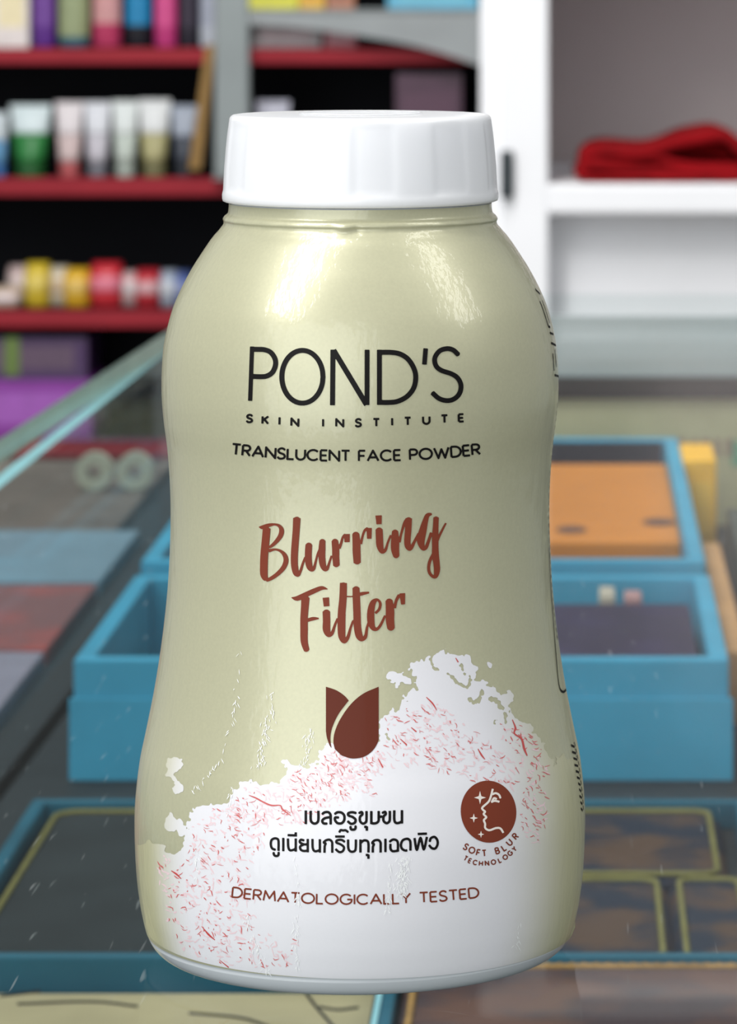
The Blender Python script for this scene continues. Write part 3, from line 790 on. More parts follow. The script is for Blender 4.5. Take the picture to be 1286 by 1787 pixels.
def stroke_field(strokes, st=1.0, pad=4):
    """strokes: list of (points with per-point full width, butt) in frame pixels -> signed field"""
    allp = np.array([p for s, b in strokes for p in s])
    x0 = math.floor(allp[:, 0].min() - allp[:, 2].max() / 2 - pad); x1 = math.ceil(allp[:, 0].max() + allp[:, 2].max() / 2 + pad)
    y0 = math.floor(allp[:, 1].min() - allp[:, 2].max() / 2 - pad); y1 = math.ceil(allp[:, 1].max() + allp[:, 2].max() / 2 + pad)
    nx = int((x1 - x0) / st) + 1; ny = int((y1 - y0) / st) + 1
    f = np.full((ny, nx), -9.0)
    for s, butt in strokes:
        ns = len(s) - 1
        for q in range(ns):
            ax, ay, aw = s[q]; bx, by, bw = s[q + 1]
            mw = max(aw, bw) / 2 + 2 * st + 1
            i0 = max(0, int((min(ax, bx) - mw - x0) / st)); i1 = min(nx, int((max(ax, bx) + mw - x0) / st) + 2)
            j0 = max(0, int((min(ay, by) - mw - y0) / st)); j1 = min(ny, int((max(ay, by) + mw - y0) / st) + 2)
            gx, gy = np.meshgrid(x0 + np.arange(i0, i1) * st, y0 + np.arange(j0, j1) * st)
            Lx, Ly = bx - ax, by - ay; LL = math.hypot(Lx, Ly) + 1e-9
            tt = ((gx - ax) * Lx + (gy - ay) * Ly) / LL
            tc = np.clip(tt, 0, LL)
            d = np.hypot(gx - ax - tc * Lx / LL, gy - ay - tc * Ly / LL)
            v = (aw + (bw - aw) * tc / LL) / 2 - d
            if butt and q == 0: v = np.minimum(v, tt)
            if butt and q == ns - 1: v = np.minimum(v, LL - tt)
            f[j0:j1, i0:i1] = np.maximum(f[j0:j1, i0:i1], v)
    return f, x0, y0

def zs(origin, scale, items, smooth=True, butt=True, w=None):
    """strokes given in a magnified crop: origin and scale bring them to frame pixels"""
    out = []
    for it in items:
        pts = [(p[0], p[1], p[2] if len(p) > 2 else w) for p in it]
        if smooth and len(pts) > 2: pts = [tuple(q) for q in catmull(pts, 5)]
        out.append(([(origin[0] + x / scale, origin[1] + y / scale, max(0.6, ww / scale)) for x, y, ww in pts], butt))
    return out
def put(name, strokes, m, off, st=1.0, parent=None, label=None):
    f, x0, y0 = stroke_field(strokes, st)
    pts, polys = march(f, x0, y0, st)
    return lay(name, pts, polys, m, off, parent, label)

# large brand word
A1, A2, SA = (430, 600), (620, 590), 6.43
st_ = []
st_ += zs(A1, SA, [[(62, 30), (40, 640)]], w=46)
st_ += zs(A1, SA, [[(62, 62), (130, 62), (200, 66), (270, 95), (318, 165), (324, 240), (290, 320), (225, 362), (150, 369), (62, 365)]], w=56)
st_ += zs(A1, SA, [[(627 + 231 * math.cos(a), 370 + 296 * math.sin(a)) for a in np.linspace(0, 2 * math.pi, 25)]], w=56, butt=False)
st_ += zs(A1, SA, [[(970, 65), (965, 690)]], w=56)
st_ += zs((0, 0), 1, [[(582, 611), (639.5, 706.5)]], w=9.2, butt=True)
st_ += zs(A2, SA, [[(132, 130), (131, 752)], [(270, 130), (270, 750)]], w=55)
st_ += zs(A2, SA, [[(270, 160), (400, 160), (500, 178), (590, 235), (655, 335), (678, 440), (655, 560), (580, 655), (480, 708), (390, 722), (270, 722)]], w=56)
st_ += zs(A2, SA, [[(790, 115), (775, 297)]], w=52)
st_ += zs(A2, SA, [[(1158, 188), (1100, 135), (1030, 118), (945, 145), (892, 225), (905, 310), (965, 362), (1080, 402), (1150, 450), (1186, 530), (1170, 620), (1110, 682), (1030, 702), (940, 678), (862, 612)]], w=54)
put('brand_lettering', st_, m_black, 0.07, 1.0, label='large thin black brand lettering')

# capitals as strokes in a unit cell, y down
def arc(cx_, cy_, rx, ry, a0, a1, n=9): return [(cx_ + rx * math.cos(math.radians(a)), cy_ + ry * math.sin(math.radians(a))) for a in np.linspace(a0, a1, n)]
GL = {
 'A': (0.86, [[(0, 1), (.5, 0), (1, 1)], [(.2, .66), (.8, .66)]]),
 'B': (0.60, [[(0, 0), (0, 1)], [(0, 0), (.55, 0)] + arc(.55, .24, .35, .24, -90, 90, 7) + [(0, .48)], [(0, .48), (.6, .48)] + arc(.6, .74, .4, .26, -90, 90, 7) + [(0, 1)]]),
 'C': (0.86, [arc(.55, .5, .55, .5, -42, -318, 15)]),
 'D': (0.76, [[(0, 0), (0, 1)], [(0, 0), (.4, 0)] + arc(.4, .5, .6, .5, -90, 90, 11) + [(0, 1)]]),
 'E': (0.52, [[(0, 0), (0, 1)], [(0, 0), (1, 0)], [(0, .5), (.9, .5)], [(0, 1), (1, 1)]]),
 'F': (0.50, [[(0, 0), (0, 1)], [(0, 0), (1, 0)], [(0, .5), (.9, .5)]]),
 'G': (0.90, [arc(.52, .5, .52, .5, -42, -330, 15) + [(1, .52), (.6, .52)]]),
 'H': (0.72, [[(0, 0), (0, 1)], [(1, 0), (1, 1)], [(0, .5), (1, .5)]]),
 'I': (0.04, [[(.5, 0), (.5, 1)]]),
 'K': (0.62, [[(0, 0), (0, 1)], [(1, 0), (.02, .55)], [(.3, .4), (1, 1)]]),
 'L': (0.50, [[(0, 0), (0, 1), (1, 1)]]),
 'M': (0.92, [[(0, 1), (.12, 0), (.5, .75), (.88, 0), (1, 1)]]),
 'N': (0.76, [[(0, 1), (0, 0), (1, 1), (1, 0)]]),
 'O': (0.98, [arc(.5, .5, .5, .5, 0, 360, 21)]),
 'P': (0.58, [[(0, 0), (0, 1)], [(0, 0), (.55, 0)] + arc(.55, .27, .45, .27, -90, 90, 9) + [(0, .54)]]),
 'R': (0.60, [[(0, 0), (0, 1)], [(0, 0), (.55, 0)] + arc(.55, .26, .42, .26, -90, 90, 9) + [(0, .52)], [(.45, .52), (1, 1)]]),
 'S': (0.58, [[(.95, .14), (.75, .02), (.45, -.01), (.15, .09), (.06, .26), (.2, .41), (.5, .49), (.82, .58), (.97, .75), (.85, .93), (.5, 1.01), (.2, .98), (0, .85)]]),
 'T': (0.64, [[(0, 0), (1, 0)], [(.5, 0), (.5, 1)]]),
 'U': (0.70, [[(0, 0), (0, .62)] + arc(.5, .62, .5, .38, 180, 0, 9) + [(1, 0)]]),
 'W': (1.15, [[(0, 0), (.27, 1), (.5, .15), (.73, 1), (1, 0)]]),
 'Y': (0.70, [[(0, 0), (.5, .5), (1, 0)], [(.5, .5), (.5, 1)]]),
}
def glyph(ch, cx_, cy_, h, sw, rot=0.0, wmul=1.0):
    wd, strokes = GL[ch]; wd = wd * h * wmul; out = []
    c, s = math.cos(rot), math.sin(rot)
    for stx in strokes:
        pts = []
        for u, v in stx:
            x = (u - 0.5) * wd; y = (v - 0.5) * (h - sw)
            pts.append((cx_ + x * c - y * s, cy_ + x * s + y * c, sw))
        if ch == 'S': pts = [tuple(q) for q in catmull(pts, 3)]
        out.append((pts, True if ch not in 'O' else False))
    return out
def line_text(text, x0, x1, ycurve, h, sw, gap=0.19, space=0.36):
    wds = [(space if ch == ' ' else GL[ch][0]) for ch in text]
    tot = sum(wds) + gap * (len(text) - 1)
    k = (x1 - x0) / tot; out = []; x = x0
    for ch, w_ in zip(text, wds):
        if ch != ' ':
            cx_ = x + w_ * k / 2
            sl = (ycurve(cx_ + 3) - ycurve(cx_ - 3)) / 6
            out += glyph(ch, cx_, ycurve(cx_), h, sw, math.atan(sl) * 0.8, k / h)
        x += (w_ + gap) * k
    return out
def sag(xc, ymid, yend, half):
    R = 335.0
    kk = (yend - ymid) / (1 - math.sqrt(1 - (half / R) ** 2))
    return lambda x: ymid + kk * (1 - math.sqrt(max(0.0, 1 - ((x - xc) / R) ** 2)))
B0, SB = (380, 580), 2.679
st_ = []
for ch, x, y in zip('SKININSTITUTE', (148, 222, 288, 360, 492, 570, 657, 741, 815, 888, 975, 1060, 1138), (403, 410, 414, 420, 423, 423, 423, 422, 418, 416, 411, 405, 400)):
    px, py = B0[0] + x / SB, B0[1] + y / SB
    st_ += glyph(ch, px, py, 16.4, 3.7, (622 - px) / 622 * 0.12, 0.98)
put('institute_lettering', st_, m_black, 0.07, 0.8)
st_ = line_text('TRANSLUCENT FACE POWDER', 405, 837, sag(622, 795.6, 783.5, 216), 21.5, 3.7)
put('powder_lettering', st_, m_black, 0.07, 0.8)
st_ = line_text('DERMATOLOGICALLY TESTED', 405.5, 835, sag(622, 1569.5, 1557, 214), 20.0, 3.0)
put('tested_lettering', st_, m_rust, 0.07, 0.8, label='small rust red capitals near the foot')

# brush script, two lines
B1, S1 = (440, 890), 7.144
B2, S2 = (600, 880), 6.768
B3, S3 = (500, 1010), 5.845
st_ = zs(B1, S1, [
 [(180, 225, 95), (165, 400, 96), (150, 560, 96), (145, 700, 96), (146, 800, 92), (165, 860, 62)],
 [(82, 212, 6), (130, 215, 48), (200, 192, 46), (280, 180, 28), (340, 202, 40), (366, 255, 60), (350, 325, 60), (298, 395, 50), (240, 448, 38), (215, 462, 34)],
 [(205, 508, 44), (290, 492, 26), (360, 517, 36), (408, 570, 55), (420, 640, 62), (388, 720, 60), (318, 795, 52), (240, 850, 46), (178, 878, 40)],
 [(556, 100, 92), (548, 250, 88), (536, 400, 88), (526, 550, 88), (526, 680, 86), (545, 780, 76), (575, 812, 48)],
 [(575, 812, 44), (605, 750, 34), (630, 670, 30), (660, 590, 26)],
 [(706, 432, 84), (700, 520, 86), (700, 620, 86), (712, 700, 78), (735, 742, 50), (765, 733, 42), (790, 650, 30), (815, 550, 26), (840, 490, 26)],
 [(876, 380, 74), (870, 480, 86), (868, 580, 86), (880, 680, 80), (905, 735, 58), (935, 730, 42), (960, 660, 30), (990, 570, 26)],
 [(1030, 382, 82), (1040, 480, 90), (1042, 580, 88), (1050, 695, 82)],
 [(1085, 480, 36), (1110, 410, 34), (1130, 340, 30), (1160, 312, 42)],
 [(1180, 300, 76), (1183, 402, 66)]])
st_ += zs(B2, S2, [
 [(140, 348, 84), (148, 450, 92), (150, 560, 94), (158, 695, 86)],
 [(200, 470, 34), (220, 380, 28), (245, 312, 30), (280, 288, 40)], [(298, 280, 66), (300, 408, 54)],
 [(416, 296, 84), (420, 400, 86), (426, 490, 82), (450, 556, 54), (490, 540, 36), (520, 450, 26), (555, 365, 26)],
 [(410, 132, 76), (415, 236, 62)],
 [(605, 315, 72), (605, 430, 96), (605, 530, 96), (620, 615, 72)],
 [(655, 450, 32), (680, 340, 28), (716, 225, 36), (750, 180, 48)],
 [(766, 165, 78), (760, 300, 76), (750, 420, 76), (755, 490, 72), (775, 526, 48), (800, 508, 42), (840, 430, 32), (885, 345, 30)],
 [(1035, 115, 26), (988, 132, 50), (962, 200, 66), (936, 300, 86), (912, 400, 96), (912, 460, 82), (935, 522, 48), (972, 508, 42), (1005, 420, 36), (1035, 335, 36)],
 [(1090, 155, 64), (1085, 260, 66), (1080, 380, 76), (1080, 500, 76), (1082, 600, 82), (1095, 700, 76), (1100, 780, 72), (1085, 848, 50), (1050, 852, 36), (1012, 808, 36), (1002, 740, 36), (1020, 660, 36), (1055, 590, 34)],
 [(1100, 440, 32), (1130, 370, 28), (1170, 290, 25), (1206, 222, 20)]])
st_ += zs(B3, S3, [
 [(48, 192, 5), (110, 200, 50), (200, 160, 52), (290, 120, 50), (360, 95, 40), (418, 106, 8)],
 [(192, 190, 84), (185, 300, 78), (178, 400, 76), (178, 520, 76), (180, 640, 72), (206, 735, 56)],
 [(205, 425, 36), (270, 408, 36), (328, 405, 14)],
 [(400, 192, 66), (408, 282, 58)],
 [(405, 332, 76), (408, 430, 76), (408, 520, 76), (430, 572, 48), (465, 553, 36), (490, 480, 26), (520, 405, 22)],
 [(580, 42, 72), (575, 200, 76), (562, 350, 80), (560, 500, 80), (565, 590, 72), (590, 636, 48), (625, 598, 36), (650, 510, 26), (680, 425, 22)],
 [(708, 92, 72), (712, 200, 76), (718, 350, 76), (722, 480, 76), (740, 580, 72), (770, 614, 48), (805, 588, 36), (820, 500, 26), (840, 435, 22)],
 [(610, 182, 14), (680, 180, 14), (760, 155, 36), (842, 140, 18)],
 [(905, 352, 26), (945, 310, 28), (955, 250, 28), (925, 214, 26), (882, 245, 58), (860, 330, 72), (860, 430, 74), (880, 498, 52), (920, 514, 32), (960, 470, 28), (1005, 375, 22)],
 [(1045, 220, 72), (1055, 320, 86), (1055, 420, 86), (1066, 508, 76)],
 [(1100, 300, 32), (1120, 220, 30), (1150, 167, 36)], [(1180, 148, 60), (1188, 262, 40)]])
put('script_lettering', st_, m_rust, 0.07, 0.8, label='rust brown brush script')

# Thai lines
T1, U1 = (520, 1400), 6.43
T2, U2 = (460, 1440), 8.0375
T3, U3 = (600, 1440), 7.144
st_ = zs(T1, U1, [
 [(87, 92), (87, 246)],
 [(142, 95), (142, 195), (158, 228), (188, 240), (216, 226), (228, 195), (228, 95)],
 [(272, 132), (300, 113), (340, 112), (364, 140), (366, 190), (366, 250)], [(366, 166), (305, 178), (272, 205), (285, 236), (326, 240)],
 [(456, 172), (417, 172), (417, 205), (445, 235), (490, 235), (518, 200), (518, 150), (490, 118), (445, 112), (412, 132)],
 [(652, 122), (610, 112), (566, 122), (566, 148), (612, 166), (645, 195), (636, 230), (595, 242), (556, 212)],
 [(588, 272), (596, 304), (632, 306), (645, 290), (645, 268)],
 [(684, 122), (714, 110), (722, 136), (696, 164), (696, 212), (728, 240), (762, 222), (768, 180), (768, 98)],
 [(742, 276), (772, 276)], [(772, 270), (772, 320)],
 [(822, 98), (822, 246)], [(822, 236), (870, 236), (902, 212), (905, 160), (905, 98)], [(905, 165), (945, 160)],
 [(946, 120), (976, 108), (984, 134), (960, 160), (960, 208), (992, 235), (1024, 216), (1030, 178), (1030, 96)],
 [(1080, 90), (1080, 195), (1096, 230), (1130, 232), (1168, 214)], [(1166, 88), (1166, 240)]], w=29)
st_ += zs(T2, U2, [
 [(165, 346), (118, 325), (100, 270), (110, 210), (150, 186), (190, 192), (208, 225), (208, 362)],
 [(138, 384), (148, 420), (180, 434), (206, 420), (210, 380)],
 [(275, 178), (275, 366)],
 [(340, 186), (345, 305), (370, 352), (420, 345), (452, 325)], [(450, 186), (450, 372)],
 [(335, 140), (445, 144)], [(450, 100), (450, 160)],
 [(566, 214), (520, 205), (508, 240), (560, 268), (612, 270)], [(560, 272), (512, 300), (522, 345), (565, 362), (616, 358)], [(618, 192), (618, 382)],
 [(684, 192), (688, 318), (715, 364), (760, 360), (792, 342)], [(788, 196), (788, 386)],
 [(838, 242), (876, 212), (925, 204), (958, 235), (962, 290), (962, 388)], [(838, 244), (868, 258), (856, 295), (853, 388)],
 [(1138, 234), (1090, 206), (1028, 215), (1022, 245), (1080, 270), (1125, 308), (1112, 362), (1062, 378), (1006, 334)],
 [(1002, 160), (1138, 160)], [(1062, 98), (1080, 70), (1115, 74), (1150, 72), (1184, 98)]], w=34)
st_ += zs(T3, U3, [
 [(52, 178), (55, 285), (75, 322), (108, 332), (138, 318), (148, 280), (150, 178)],
 [(206, 178), (206, 342)], [(206, 225), (245, 192), (288, 195), (306, 232), (306, 342)], [(272, 372), (306, 372)], [(306, 364), (306, 420)],
 [(350, 222), (380, 192), (428, 186), (456, 215), (458, 265), (458, 342)], [(350, 224), (374, 238), (362, 270), (360, 342)],
 [(518, 168), (518, 337)],
 [(568, 208), (610, 180), (655, 188), (673, 225), (673, 325)], [(580, 232), (582, 296), (612, 325), (684, 316)],
 [(760, 318), (722, 290), (712, 240), (735, 188), (790, 170), (822, 190), (830, 230), (830, 318)], [(760, 318), (792, 314)],
 [(880, 160), (910, 308), (955, 158), (996, 302), (1036, 145)],
 [(920, 110), (1036, 106)],
 [(1070, 205), (1085, 162), (1130, 147), (1164, 185), (1168, 240), (1140, 290), (1096, 286), (1062, 248)]], w=31, smooth=True)
put('thai_lettering', st_, m_black, 0.07, 0.8, label='two lines of bold black Thai lettering')

# polygon print
def poly_field(poly, x0, y0, nx, ny, st):
    gx, gy = np.meshgrid(x0 + np.arange(nx) * st, y0 + np.arange(ny) * st)
    d = np.full(gx.shape, 1e9); ins = np.zeros(gx.shape, bool); n = len(poly)
    for i in range(n):
        ax, ay = poly[i]; bx, by = poly[(i + 1) % n]
        ex, ey = bx - ax, by - ay
        t = np.clip(((gx - ax) * ex + (gy - ay) * ey) / (ex * ex + ey * ey + 1e-9), 0, 1)
        d = np.minimum(d, np.hypot(gx - ax - t * ex, gy - ay - t * ey))
        cond = ((ay > gy) != (by > gy)) & (gx < (bx - ax) * (gy - ay) / (by - ay + 1e-12) + ax)
        ins ^= cond
    return np.where(ins, d, -d)
def put_poly(name, poly, m, off, st=1.0, parent=None, label=None):
    xs_ = [p[0] for p in poly]; ys_ = [p[1] for p in poly]
    x0, y0 = math.floor(min(xs_)) - 2, math.floor(min(ys_)) - 2
    nx = int((max(xs_) - x0 + 3) / st) + 1; ny = int((max(ys_) - y0 + 3) / st) + 1
    pts, polys = march(poly_field(poly, x0, y0, nx, ny, st), x0, y0, st)
    return lay(name, pts, polys, m, off, parent, label)
Z4, S4 = (540, 1120), 3.215
q4 = lambda L_: [(Z4[0] + x / S4, Z4[1] + y / S4) for x, y in L_]
Z7, S7 = (230, 1250), 3.137
q7 = lambda L_: [(Z7[0] + x / S7, Z7[1] + y / S7) for x, y in L_]
emb = put_poly('emblem_petal', q4([(92, 252)] + [tuple(p) for p in catmull([(92, 252), (150, 272), (195, 302), (220, 330)], 5)] + [tuple(p) for p in catmull([(205, 348), (160, 410), (126, 485), (117, 545), (124, 598)], 5)] + [tuple(p) for p in catmull([(112, 580), (98, 540), (92, 500)], 4)]), m_dkbrown, 0.08, 0.8, label='left petal of the brown tulip emblem')
put_poly('emblem_petal', q4([tuple(p) for p in catmull([(388, 252), (300, 292), (230, 352), (172, 435), (142, 505), (134, 560), (142, 602)], 6)] + [tuple(p) for p in catmull([(180, 638), (240, 655), (305, 645), (355, 610), (385, 560), (388, 520)], 6)]), m_dkbrown, 0.08, 0.8, label='right petal of the brown tulip emblem')

# powder splash with ragged rim
def vnoise(x, y, seed):
    xi = np.floor(x).astype(int); yi = np.floor(y).astype(int); fx = x - xi; fy = y - yi
    fx = fx * fx * (3 - 2 * fx); fy = fy * fy * (3 - 2 * fy)
    def h(a, b):
        v = np.sin(a * 127.1 + b * 311.7 + seed * 74.7) * 43758.5453
        return v - np.floor(v)
    return (h(xi, yi) * (1 - fx) + h(xi + 1, yi) * fx) * (1 - fy) + (h(xi, yi + 1) * (1 - fx) + h(xi + 1, yi + 1) * fx) * fy
left = q7([(-60, 700), (60, 692), (130, 690), (165, 702), (200, 752), (275, 742), (290, 655), (240, 640), (188, 605), (180, 552), (240, 532), (278, 580), (300, 612), (312, 560), (350, 497), (430, 490), (530, 470), (545, 420),
           (600, 362), (660, 347), (700, 375), (800, 357), (850, 310), (832, 245), (880, 257), (960, 285), (1010, 262), (1030, 200), (1062, 145)])
right = q4([(110, 560), (200, 620), (395, 560), (398, 432), (440, 402), (500, 376), (530, 342), (530, 310), (560, 266), (612, 272), (592, 205), (566, 160), (562, 122), (620, 96), (690, 92), (706, 60), (750, 52), (830, 76),
            (900, 82), (912, 130), (945, 142), (930, 176), (906, 200), (935, 206), (1000, 236), (1040, 262), (1050, 292), (1100, 287), (1140, 282), (1140, 330), (1112, 350), (1130, 366), (1122, 402), (1160, 427), (1210, 452), (1240, 472)])
rest = [(932, 1278), (946, 1294), (954, 1318), (966, 1334), (981, 1316), (1000, 1328), (1060, 1330), (1060, 1760), (190, 1760)]
x0, y0, stp = 232, 1125, 1.8
nx, ny = int((1030 - x0) / stp), int((1715 - y0) / stp)
gx, gy = np.meshgrid(x0 + np.arange(nx) * stp, y0 + np.arange(ny) * stp)
f = poly_field(left + right + rest, x0, y0, nx, ny, stp)
for isl in (q4([(446, 172), (500, 170), (560, 206), (562, 240), (485, 240), (450, 212)]), q4([(982, 108), (1015, 110), (1030, 140), (1018, 162), (990, 140)]), q4([(1045, 118), (1062, 122), (1055, 138)]),
            q7([(195, 230), (230, 208), (270, 240), (290, 285), (240, 305), (225, 345), (190, 320)]), q7([(228, 378), (270, 372), (280, 405), (240, 420)])):
    f = np.maximum(f, poly_field(isl, x0, y0, nx, ny, stp))
nse = (vnoise(gx / 9, gy / 9, 1) - 0.5) * 9 + (vnoise(gx / 4.6, gy / 4.6, 2) - 0.5) * 8
f = f + nse * np.clip((1520 - gy) / 60, 0, 1)
for crack, cw in (([(680, 100), (700, 150), (718, 158)], 14), ([(778, 180), (830, 230), (885, 255), (905, 215)], 15), ([(850, 130), (868, 180)], 16), ([(900, 325), (935, 345), (970, 280)], 22),
                  ([(1012, 320), (1060, 335), (1075, 370)], 26), ([(1030, 465), (1042, 440)], 16), ([(1098, 400), (1102, 450)], 12), ([(430, 520), (445, 545)], 10)):
    pc = q4(crack)
    for (ax, ay), (bx, by) in zip(pc[:-1], pc[1:]):
        t = np.clip(((gx - ax) * (bx - ax) + (gy - ay) * (by - ay)) / ((bx - ax) ** 2 + (by - ay) ** 2), 0, 1)
        d = np.hypot(gx - ax - t * (bx - ax), gy - ay - t * (by - ay))
        f = np.minimum(f, d - cw / S4 / 2 - (vnoise(gx / 3.5, gy / 3.5, 5) - 0.5) * 5)
# stay on the bottle's visible flank, above the film's lower rim
Rg = np.interp(gy - 20, _py, _prr)
rim = 1620.7 + 88.2 * np.sqrt(np.clip(1 - ((gx - 629) / 372.0) ** 2, 0, 1))
f = np.minimum(f, (0.997 * np.interp(np.clip(gy, 0, 1600), _py, _prr) - np.abs(gx - 629)))
f = np.minimum(f, rim - gy - 0.4)
splash_f = f
pts, polys = march(f, x0, y0, stp)
lay('powder_splash', pts, polys, m_splash, 0.03, label='ragged white powder splash print')

def inside_splash(x, y):
    i = int((x - x0) / stp); j = int((y - y0) / stp)
    return 0 <= i < nx and 0 <= j < ny and splash_f[j, i] > 4 and splash_f[min(ny - 1, j + 2), min(nx - 1, i + 2)] > 3
def flecks(name, regions, m, wmin, wmax, lmin, lmax, off, ang=35, asp=32):
    P2, Fc = [], []
    for poly, cnt in regions:
        xs_ = [p[0] for p in poly]; ys_ = [p[1] for p in poly]; k = 0; tries = 0
        while k < cnt and tries < cnt * 30:
            tries += 1
            x = random.uniform(min(xs_), max(xs_)); y = random.uniform(min(ys_), max(ys_))
            if poly_field(poly, x, y, 1, 1, 1.0)[0, 0] < 0 or not inside_splash(x, y): continue
            a = math.radians(random.gauss(ang, asp)); ln = random.uniform(lmin, lmax) * random.uniform(.5, 1); w_ = random.uniform(wmin, wmax)
            pp = [(x, y)]
            for _ in range(3):
                pp.append((pp[-1][0] + math.cos(a) * ln / 3, pp[-1][1] + math.sin(a) * ln / 3)); a += random.gauss(0, .55)
            if not inside_splash(*pp[-1]): continue
            b = len(P2)
            for q, (u, v) in enumerate(pp):
                ww = w_ * (0.35, 1, .9, .3)[q] / 2
                du, dv = (pp[min(3, q + 1)][0] - pp[max(0, q - 1)][0], pp[min(3, q + 1)][1] - pp[max(0, q - 1)][1]); n_ = math.hypot(du, dv) + 1e-6
                P2 += [(u - dv / n_ * ww, v + du / n_ * ww), (u + dv / n_ * ww, v - du / n_ * ww)]
            for q in range(3): Fc.append([b + 2 * q, b + 2 * q + 1, b + 2 * q + 3, b + 2 * q + 2])
            k += 1
    return lay(name, np.array(P2), Fc, m, off, kind='stuff')
RA = [(400, 1370), (500, 1325), (600, 1310), (700, 1225), (760, 1225), (900, 1330), (900, 1400), (780, 1345), (690, 1330), (600, 1400), (520, 1440), (400, 1440)]
RB = [(320, 1420), (410, 1380), (470, 1430), (430, 1530), (450, 1640), (430, 1700), (330, 1680), (285, 1600), (270, 1500)]
RC = [(870, 1255), (925, 1270), (955, 1330), (950, 1440), (930, 1480), (905, 1440), (915, 1350), (880, 1300)]
RD = [(440, 1620), (520, 1640), (500, 1690), (430, 1690)]
RE = [(480, 1330), (560, 1310), (640, 1330), (650, 1390), (520, 1400)]
flecks('pink_flecks', [(RA, 420), (RB, 300), (RC, 60), (RD, 25), (RE, 90)], m_pink, 1.2, 3.8, 6, 20, 0.045)
flecks('red_flecks', [(RA, 190), (RB, 170), (RC, 90), (RD, 14), (RE, 50)], m_redf, 0.9, 2.1, 4, 18, 0.06)
st_ = zs(Z7, S7, [[(640, 432, 3), (680, 448, 8), (720, 470, 8), (765, 488, 9), (812, 488, 6), (825, 510, 9), (872, 545, 3)], [(215, 845, 4), (245, 865, 9), (270, 890, 3)], [(395, 1165, 4), (420, 1195, 10), (455, 1225, 4)], [(480, 1335, 3), (530, 1375, 6)]], w=6)
st_ += zs(Z4, S4, [[(1138, 436, 4), (1155, 480, 9), (1150, 515, 8), (1190, 545, 10), (1205, 600, 12), (1222, 640, 6)], [(655, 310, 4), (690, 345, 8), (715, 385, 3)], [(945, 600, 4), (965, 635, 9), (985, 660, 4)], [(570, 480, 4), (600, 505, 8)], [(510, 545, 4), (545, 578, 8)], [(820, 90, 4), (835, 115, 7)], [(385, 655, 4), (412, 705, 8)]], w=6)
put('red_streaks', st_, film('red_streak_print', (196, 70, 66), 0.5), 0.065, 0.8)

# window and tube glints on the wrinkled film, painted as short white strokes
def glint_strokes(cols):
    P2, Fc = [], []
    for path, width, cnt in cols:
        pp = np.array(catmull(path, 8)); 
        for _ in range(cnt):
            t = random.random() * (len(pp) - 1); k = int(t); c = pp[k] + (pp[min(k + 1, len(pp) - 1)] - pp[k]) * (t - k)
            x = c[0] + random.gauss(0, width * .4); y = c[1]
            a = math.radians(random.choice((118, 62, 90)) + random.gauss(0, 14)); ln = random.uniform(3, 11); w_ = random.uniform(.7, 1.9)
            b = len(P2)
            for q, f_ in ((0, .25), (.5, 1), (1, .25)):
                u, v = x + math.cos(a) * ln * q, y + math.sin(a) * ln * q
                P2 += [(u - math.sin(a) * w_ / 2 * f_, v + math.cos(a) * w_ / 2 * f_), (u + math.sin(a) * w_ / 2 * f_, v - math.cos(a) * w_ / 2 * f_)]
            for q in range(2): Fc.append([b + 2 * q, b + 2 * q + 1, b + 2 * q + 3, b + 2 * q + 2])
    return lay('film_glints', np.array(P2), Fc, film('glint_white', (246, 247, 246), 0.25, wrinkle=0.1), 0.10, kind='stuff')
glint_strokes([([(418, 1135), (410, 1230), (385, 1320), (335, 1380)], 5, 40), ([(478, 1205), (466, 1270), (452, 1340)], 11, 70), ([(541, 1270), (531, 1335)], 11, 36), ([(404, 1372), (400, 1420)], 5, 18),
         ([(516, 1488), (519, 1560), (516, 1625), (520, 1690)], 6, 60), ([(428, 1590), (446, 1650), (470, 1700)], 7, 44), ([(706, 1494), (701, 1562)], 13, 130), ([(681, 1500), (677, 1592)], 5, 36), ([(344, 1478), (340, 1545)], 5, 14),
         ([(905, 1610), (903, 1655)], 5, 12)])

# round badge
Z6, S6 = (770, 1330), 4.763
bc = (Z6[0] + 393 / S6, Z6[1] + 412 / S6)
badge = put_poly('badge_disc', [(bc[0] + 48.5 * math.cos(a) + 1.5 * math.sin(a), bc[1] + 54.2 * math.sin(a)) for a in np.linspace(0, 2 * math.pi, 64, endpoint=False)], m_rust, 0.07, 1.0, label='rust brown round badge')
st_ = zs(Z6, S6, [[(428, 222), (412, 285), (392, 330), (342, 376), (346, 396), (364, 412), (352, 432), (374, 458), (354, 482), (364, 512), (366, 548), (400, 566), (455, 548), (492, 552), (516, 588)]], w=17)
st_ += zs(Z6, S6, [[(425, 268), (452, 258), (480, 272), (492, 300)], [(415, 332), (445, 322), (484, 330)], [(420, 330), (438, 300), (460, 306)]], w=17)
put('badge_face', st_, m_whitep, 0.085, 0.7, label='white face profile line')
def star(cx_, cy_, r):
    o_ = []
    for k in range(8):
        rr = r if k % 2 == 0 else r * 0.30
        a = math.pi / 4 * k + math.pi / 2; o_.append((Z6[0] + (cx_ + rr * math.cos(a) * .9) / S6, Z6[1] + (cy_ + rr * math.sin(a)) / S6))
    return o_
put_poly('badge_star', star(322, 295, 56), m_whitep, 0.085, 0.7)
put_poly('badge_star', star(270, 465, 40), m_whitep, 0.085, 0.7)
put_poly('badge_star', star(330, 600, 32), m_whitep, 0.085, 0.7)
st_ = []
def curved(seq, h, sw, wm):
    out = []
    for i, (ch, x, y) in enumerate(seq):
        a = seq[max(0, i - 1)]; b = seq[min(len(seq) - 1, i + 1)]
        rot = math.atan2(b[2] - a[2], b[1] - a[1])
        out += glyph(ch, Z6[0] + x / S6, Z6[1] + y / S6, h / S6, sw, rot, wm)
    return out
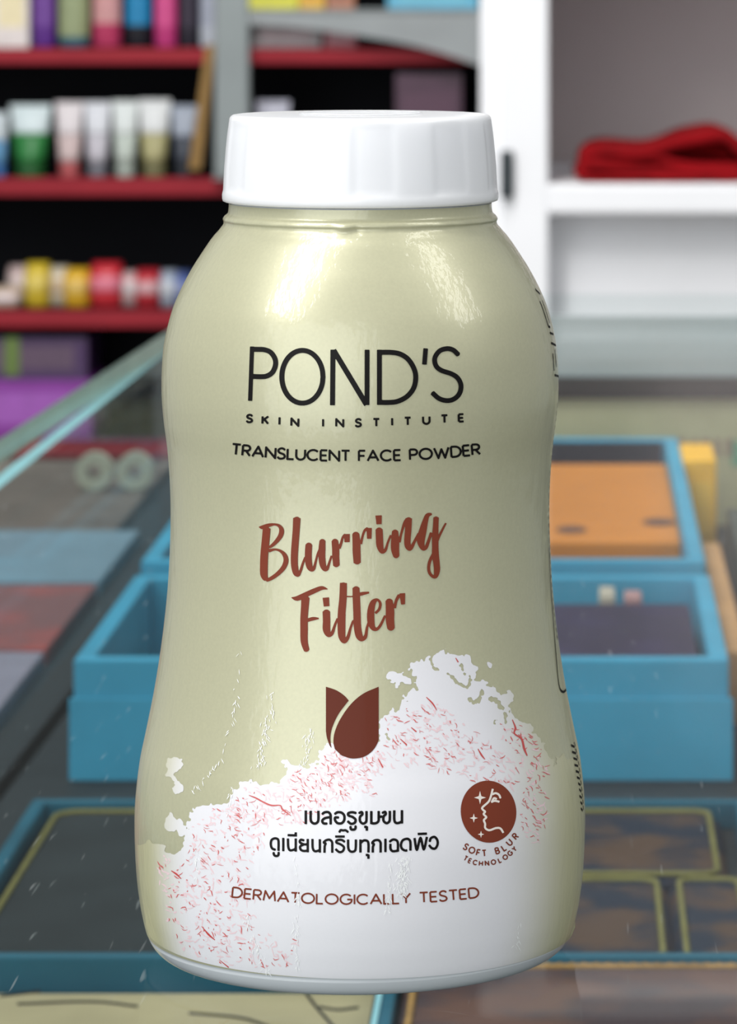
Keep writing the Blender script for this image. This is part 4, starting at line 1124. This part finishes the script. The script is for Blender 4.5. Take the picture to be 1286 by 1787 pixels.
st_ += curved([('S', 205, 704), ('O', 255, 732), ('F', 308, 752), ('T', 358, 757), ('B', 466, 736), ('L', 520, 712), ('U', 567, 668), ('R', 616, 616)], 60, 2.3, 0.80)
st_ += curved([('T', 203, 800), ('E', 238, 820), ('C', 282, 834), ('H', 330, 842), ('N', 380, 840), ('O', 434, 831), ('L', 486, 816), ('O', 532, 790), ('G', 572, 757), ('Y', 608, 722)], 46, 2.0, 0.80)
put('badge_lettering', st_, m_rust, 0.07, 0.6, label='tiny rust capitals curving under the badge')

# rear label glimpsed on the right flank: black lines and lettering wrapped out of sight
def flank(name, items, wpx):
    V, Fc = [], []
    for pts_ in items:
        pts_ = [tuple(p) for p in catmull(pts_, 4)] if len(pts_) > 2 else pts_
        b = len(V)
        for i, (th, y) in enumerate(pts_):
            a = pts_[max(0, i - 1)]; c = pts_[min(len(pts_) - 1, i + 1)]
            R = float(R_of_z(yz(y))) + 0.00007
            du, dv = math.radians(c[0] - a[0]) * R * SC, c[1] - a[1]; n_ = math.hypot(du, dv) + 1e-9
            for s in (1, -1):
                t2 = math.radians(th) + s * (-dv / n_) * wpx / 2 / SC / R; y2 = y + s * du / n_ * wpx / 2
                R2 = float(R_of_z(yz(y2))) + 0.00007
                V.append((BX + R2 * math.sin(t2 + -ROT * -1 * -1), BY - R2 * math.cos(t2 - ROT), yz(y2)))
        for i in range(len(pts_) - 1): Fc.append([b + 2 * i, b + 2 * i + 1, b + 2 * i + 3, b + 2 * i + 2])
    return mesh(name, V, Fc, m_black, sleeve, True)
it = [[(76, 500), (80, 510)], [(75, 520), (75.5, 560), (78, 566)], [(76, 575), (81, 580)], [(75, 592), (82, 600)], [(75, 610), (75, 640)], [(76, 648), (84, 655)], [(79, 520), (79, 560)], [(79, 605), (79, 636)],
      [(80, 950), (79, 1050), (76, 1130), (74, 1180), (77, 1196), (84, 1200)]]
for y in range(700, 1110, 13): it.append([(81.5 + random.uniform(-.5, .5), y), (81.8 + random.uniform(-.8, .8), y + random.uniform(5, 10))])
for y in range(1285, 1405, 11):
    it.append([(75 + random.uniform(-1, 1), y), (78, y + 7)]); it.append([(79, y), (79.5, y + 8)])
flank('rear_lettering', it, 4.0)
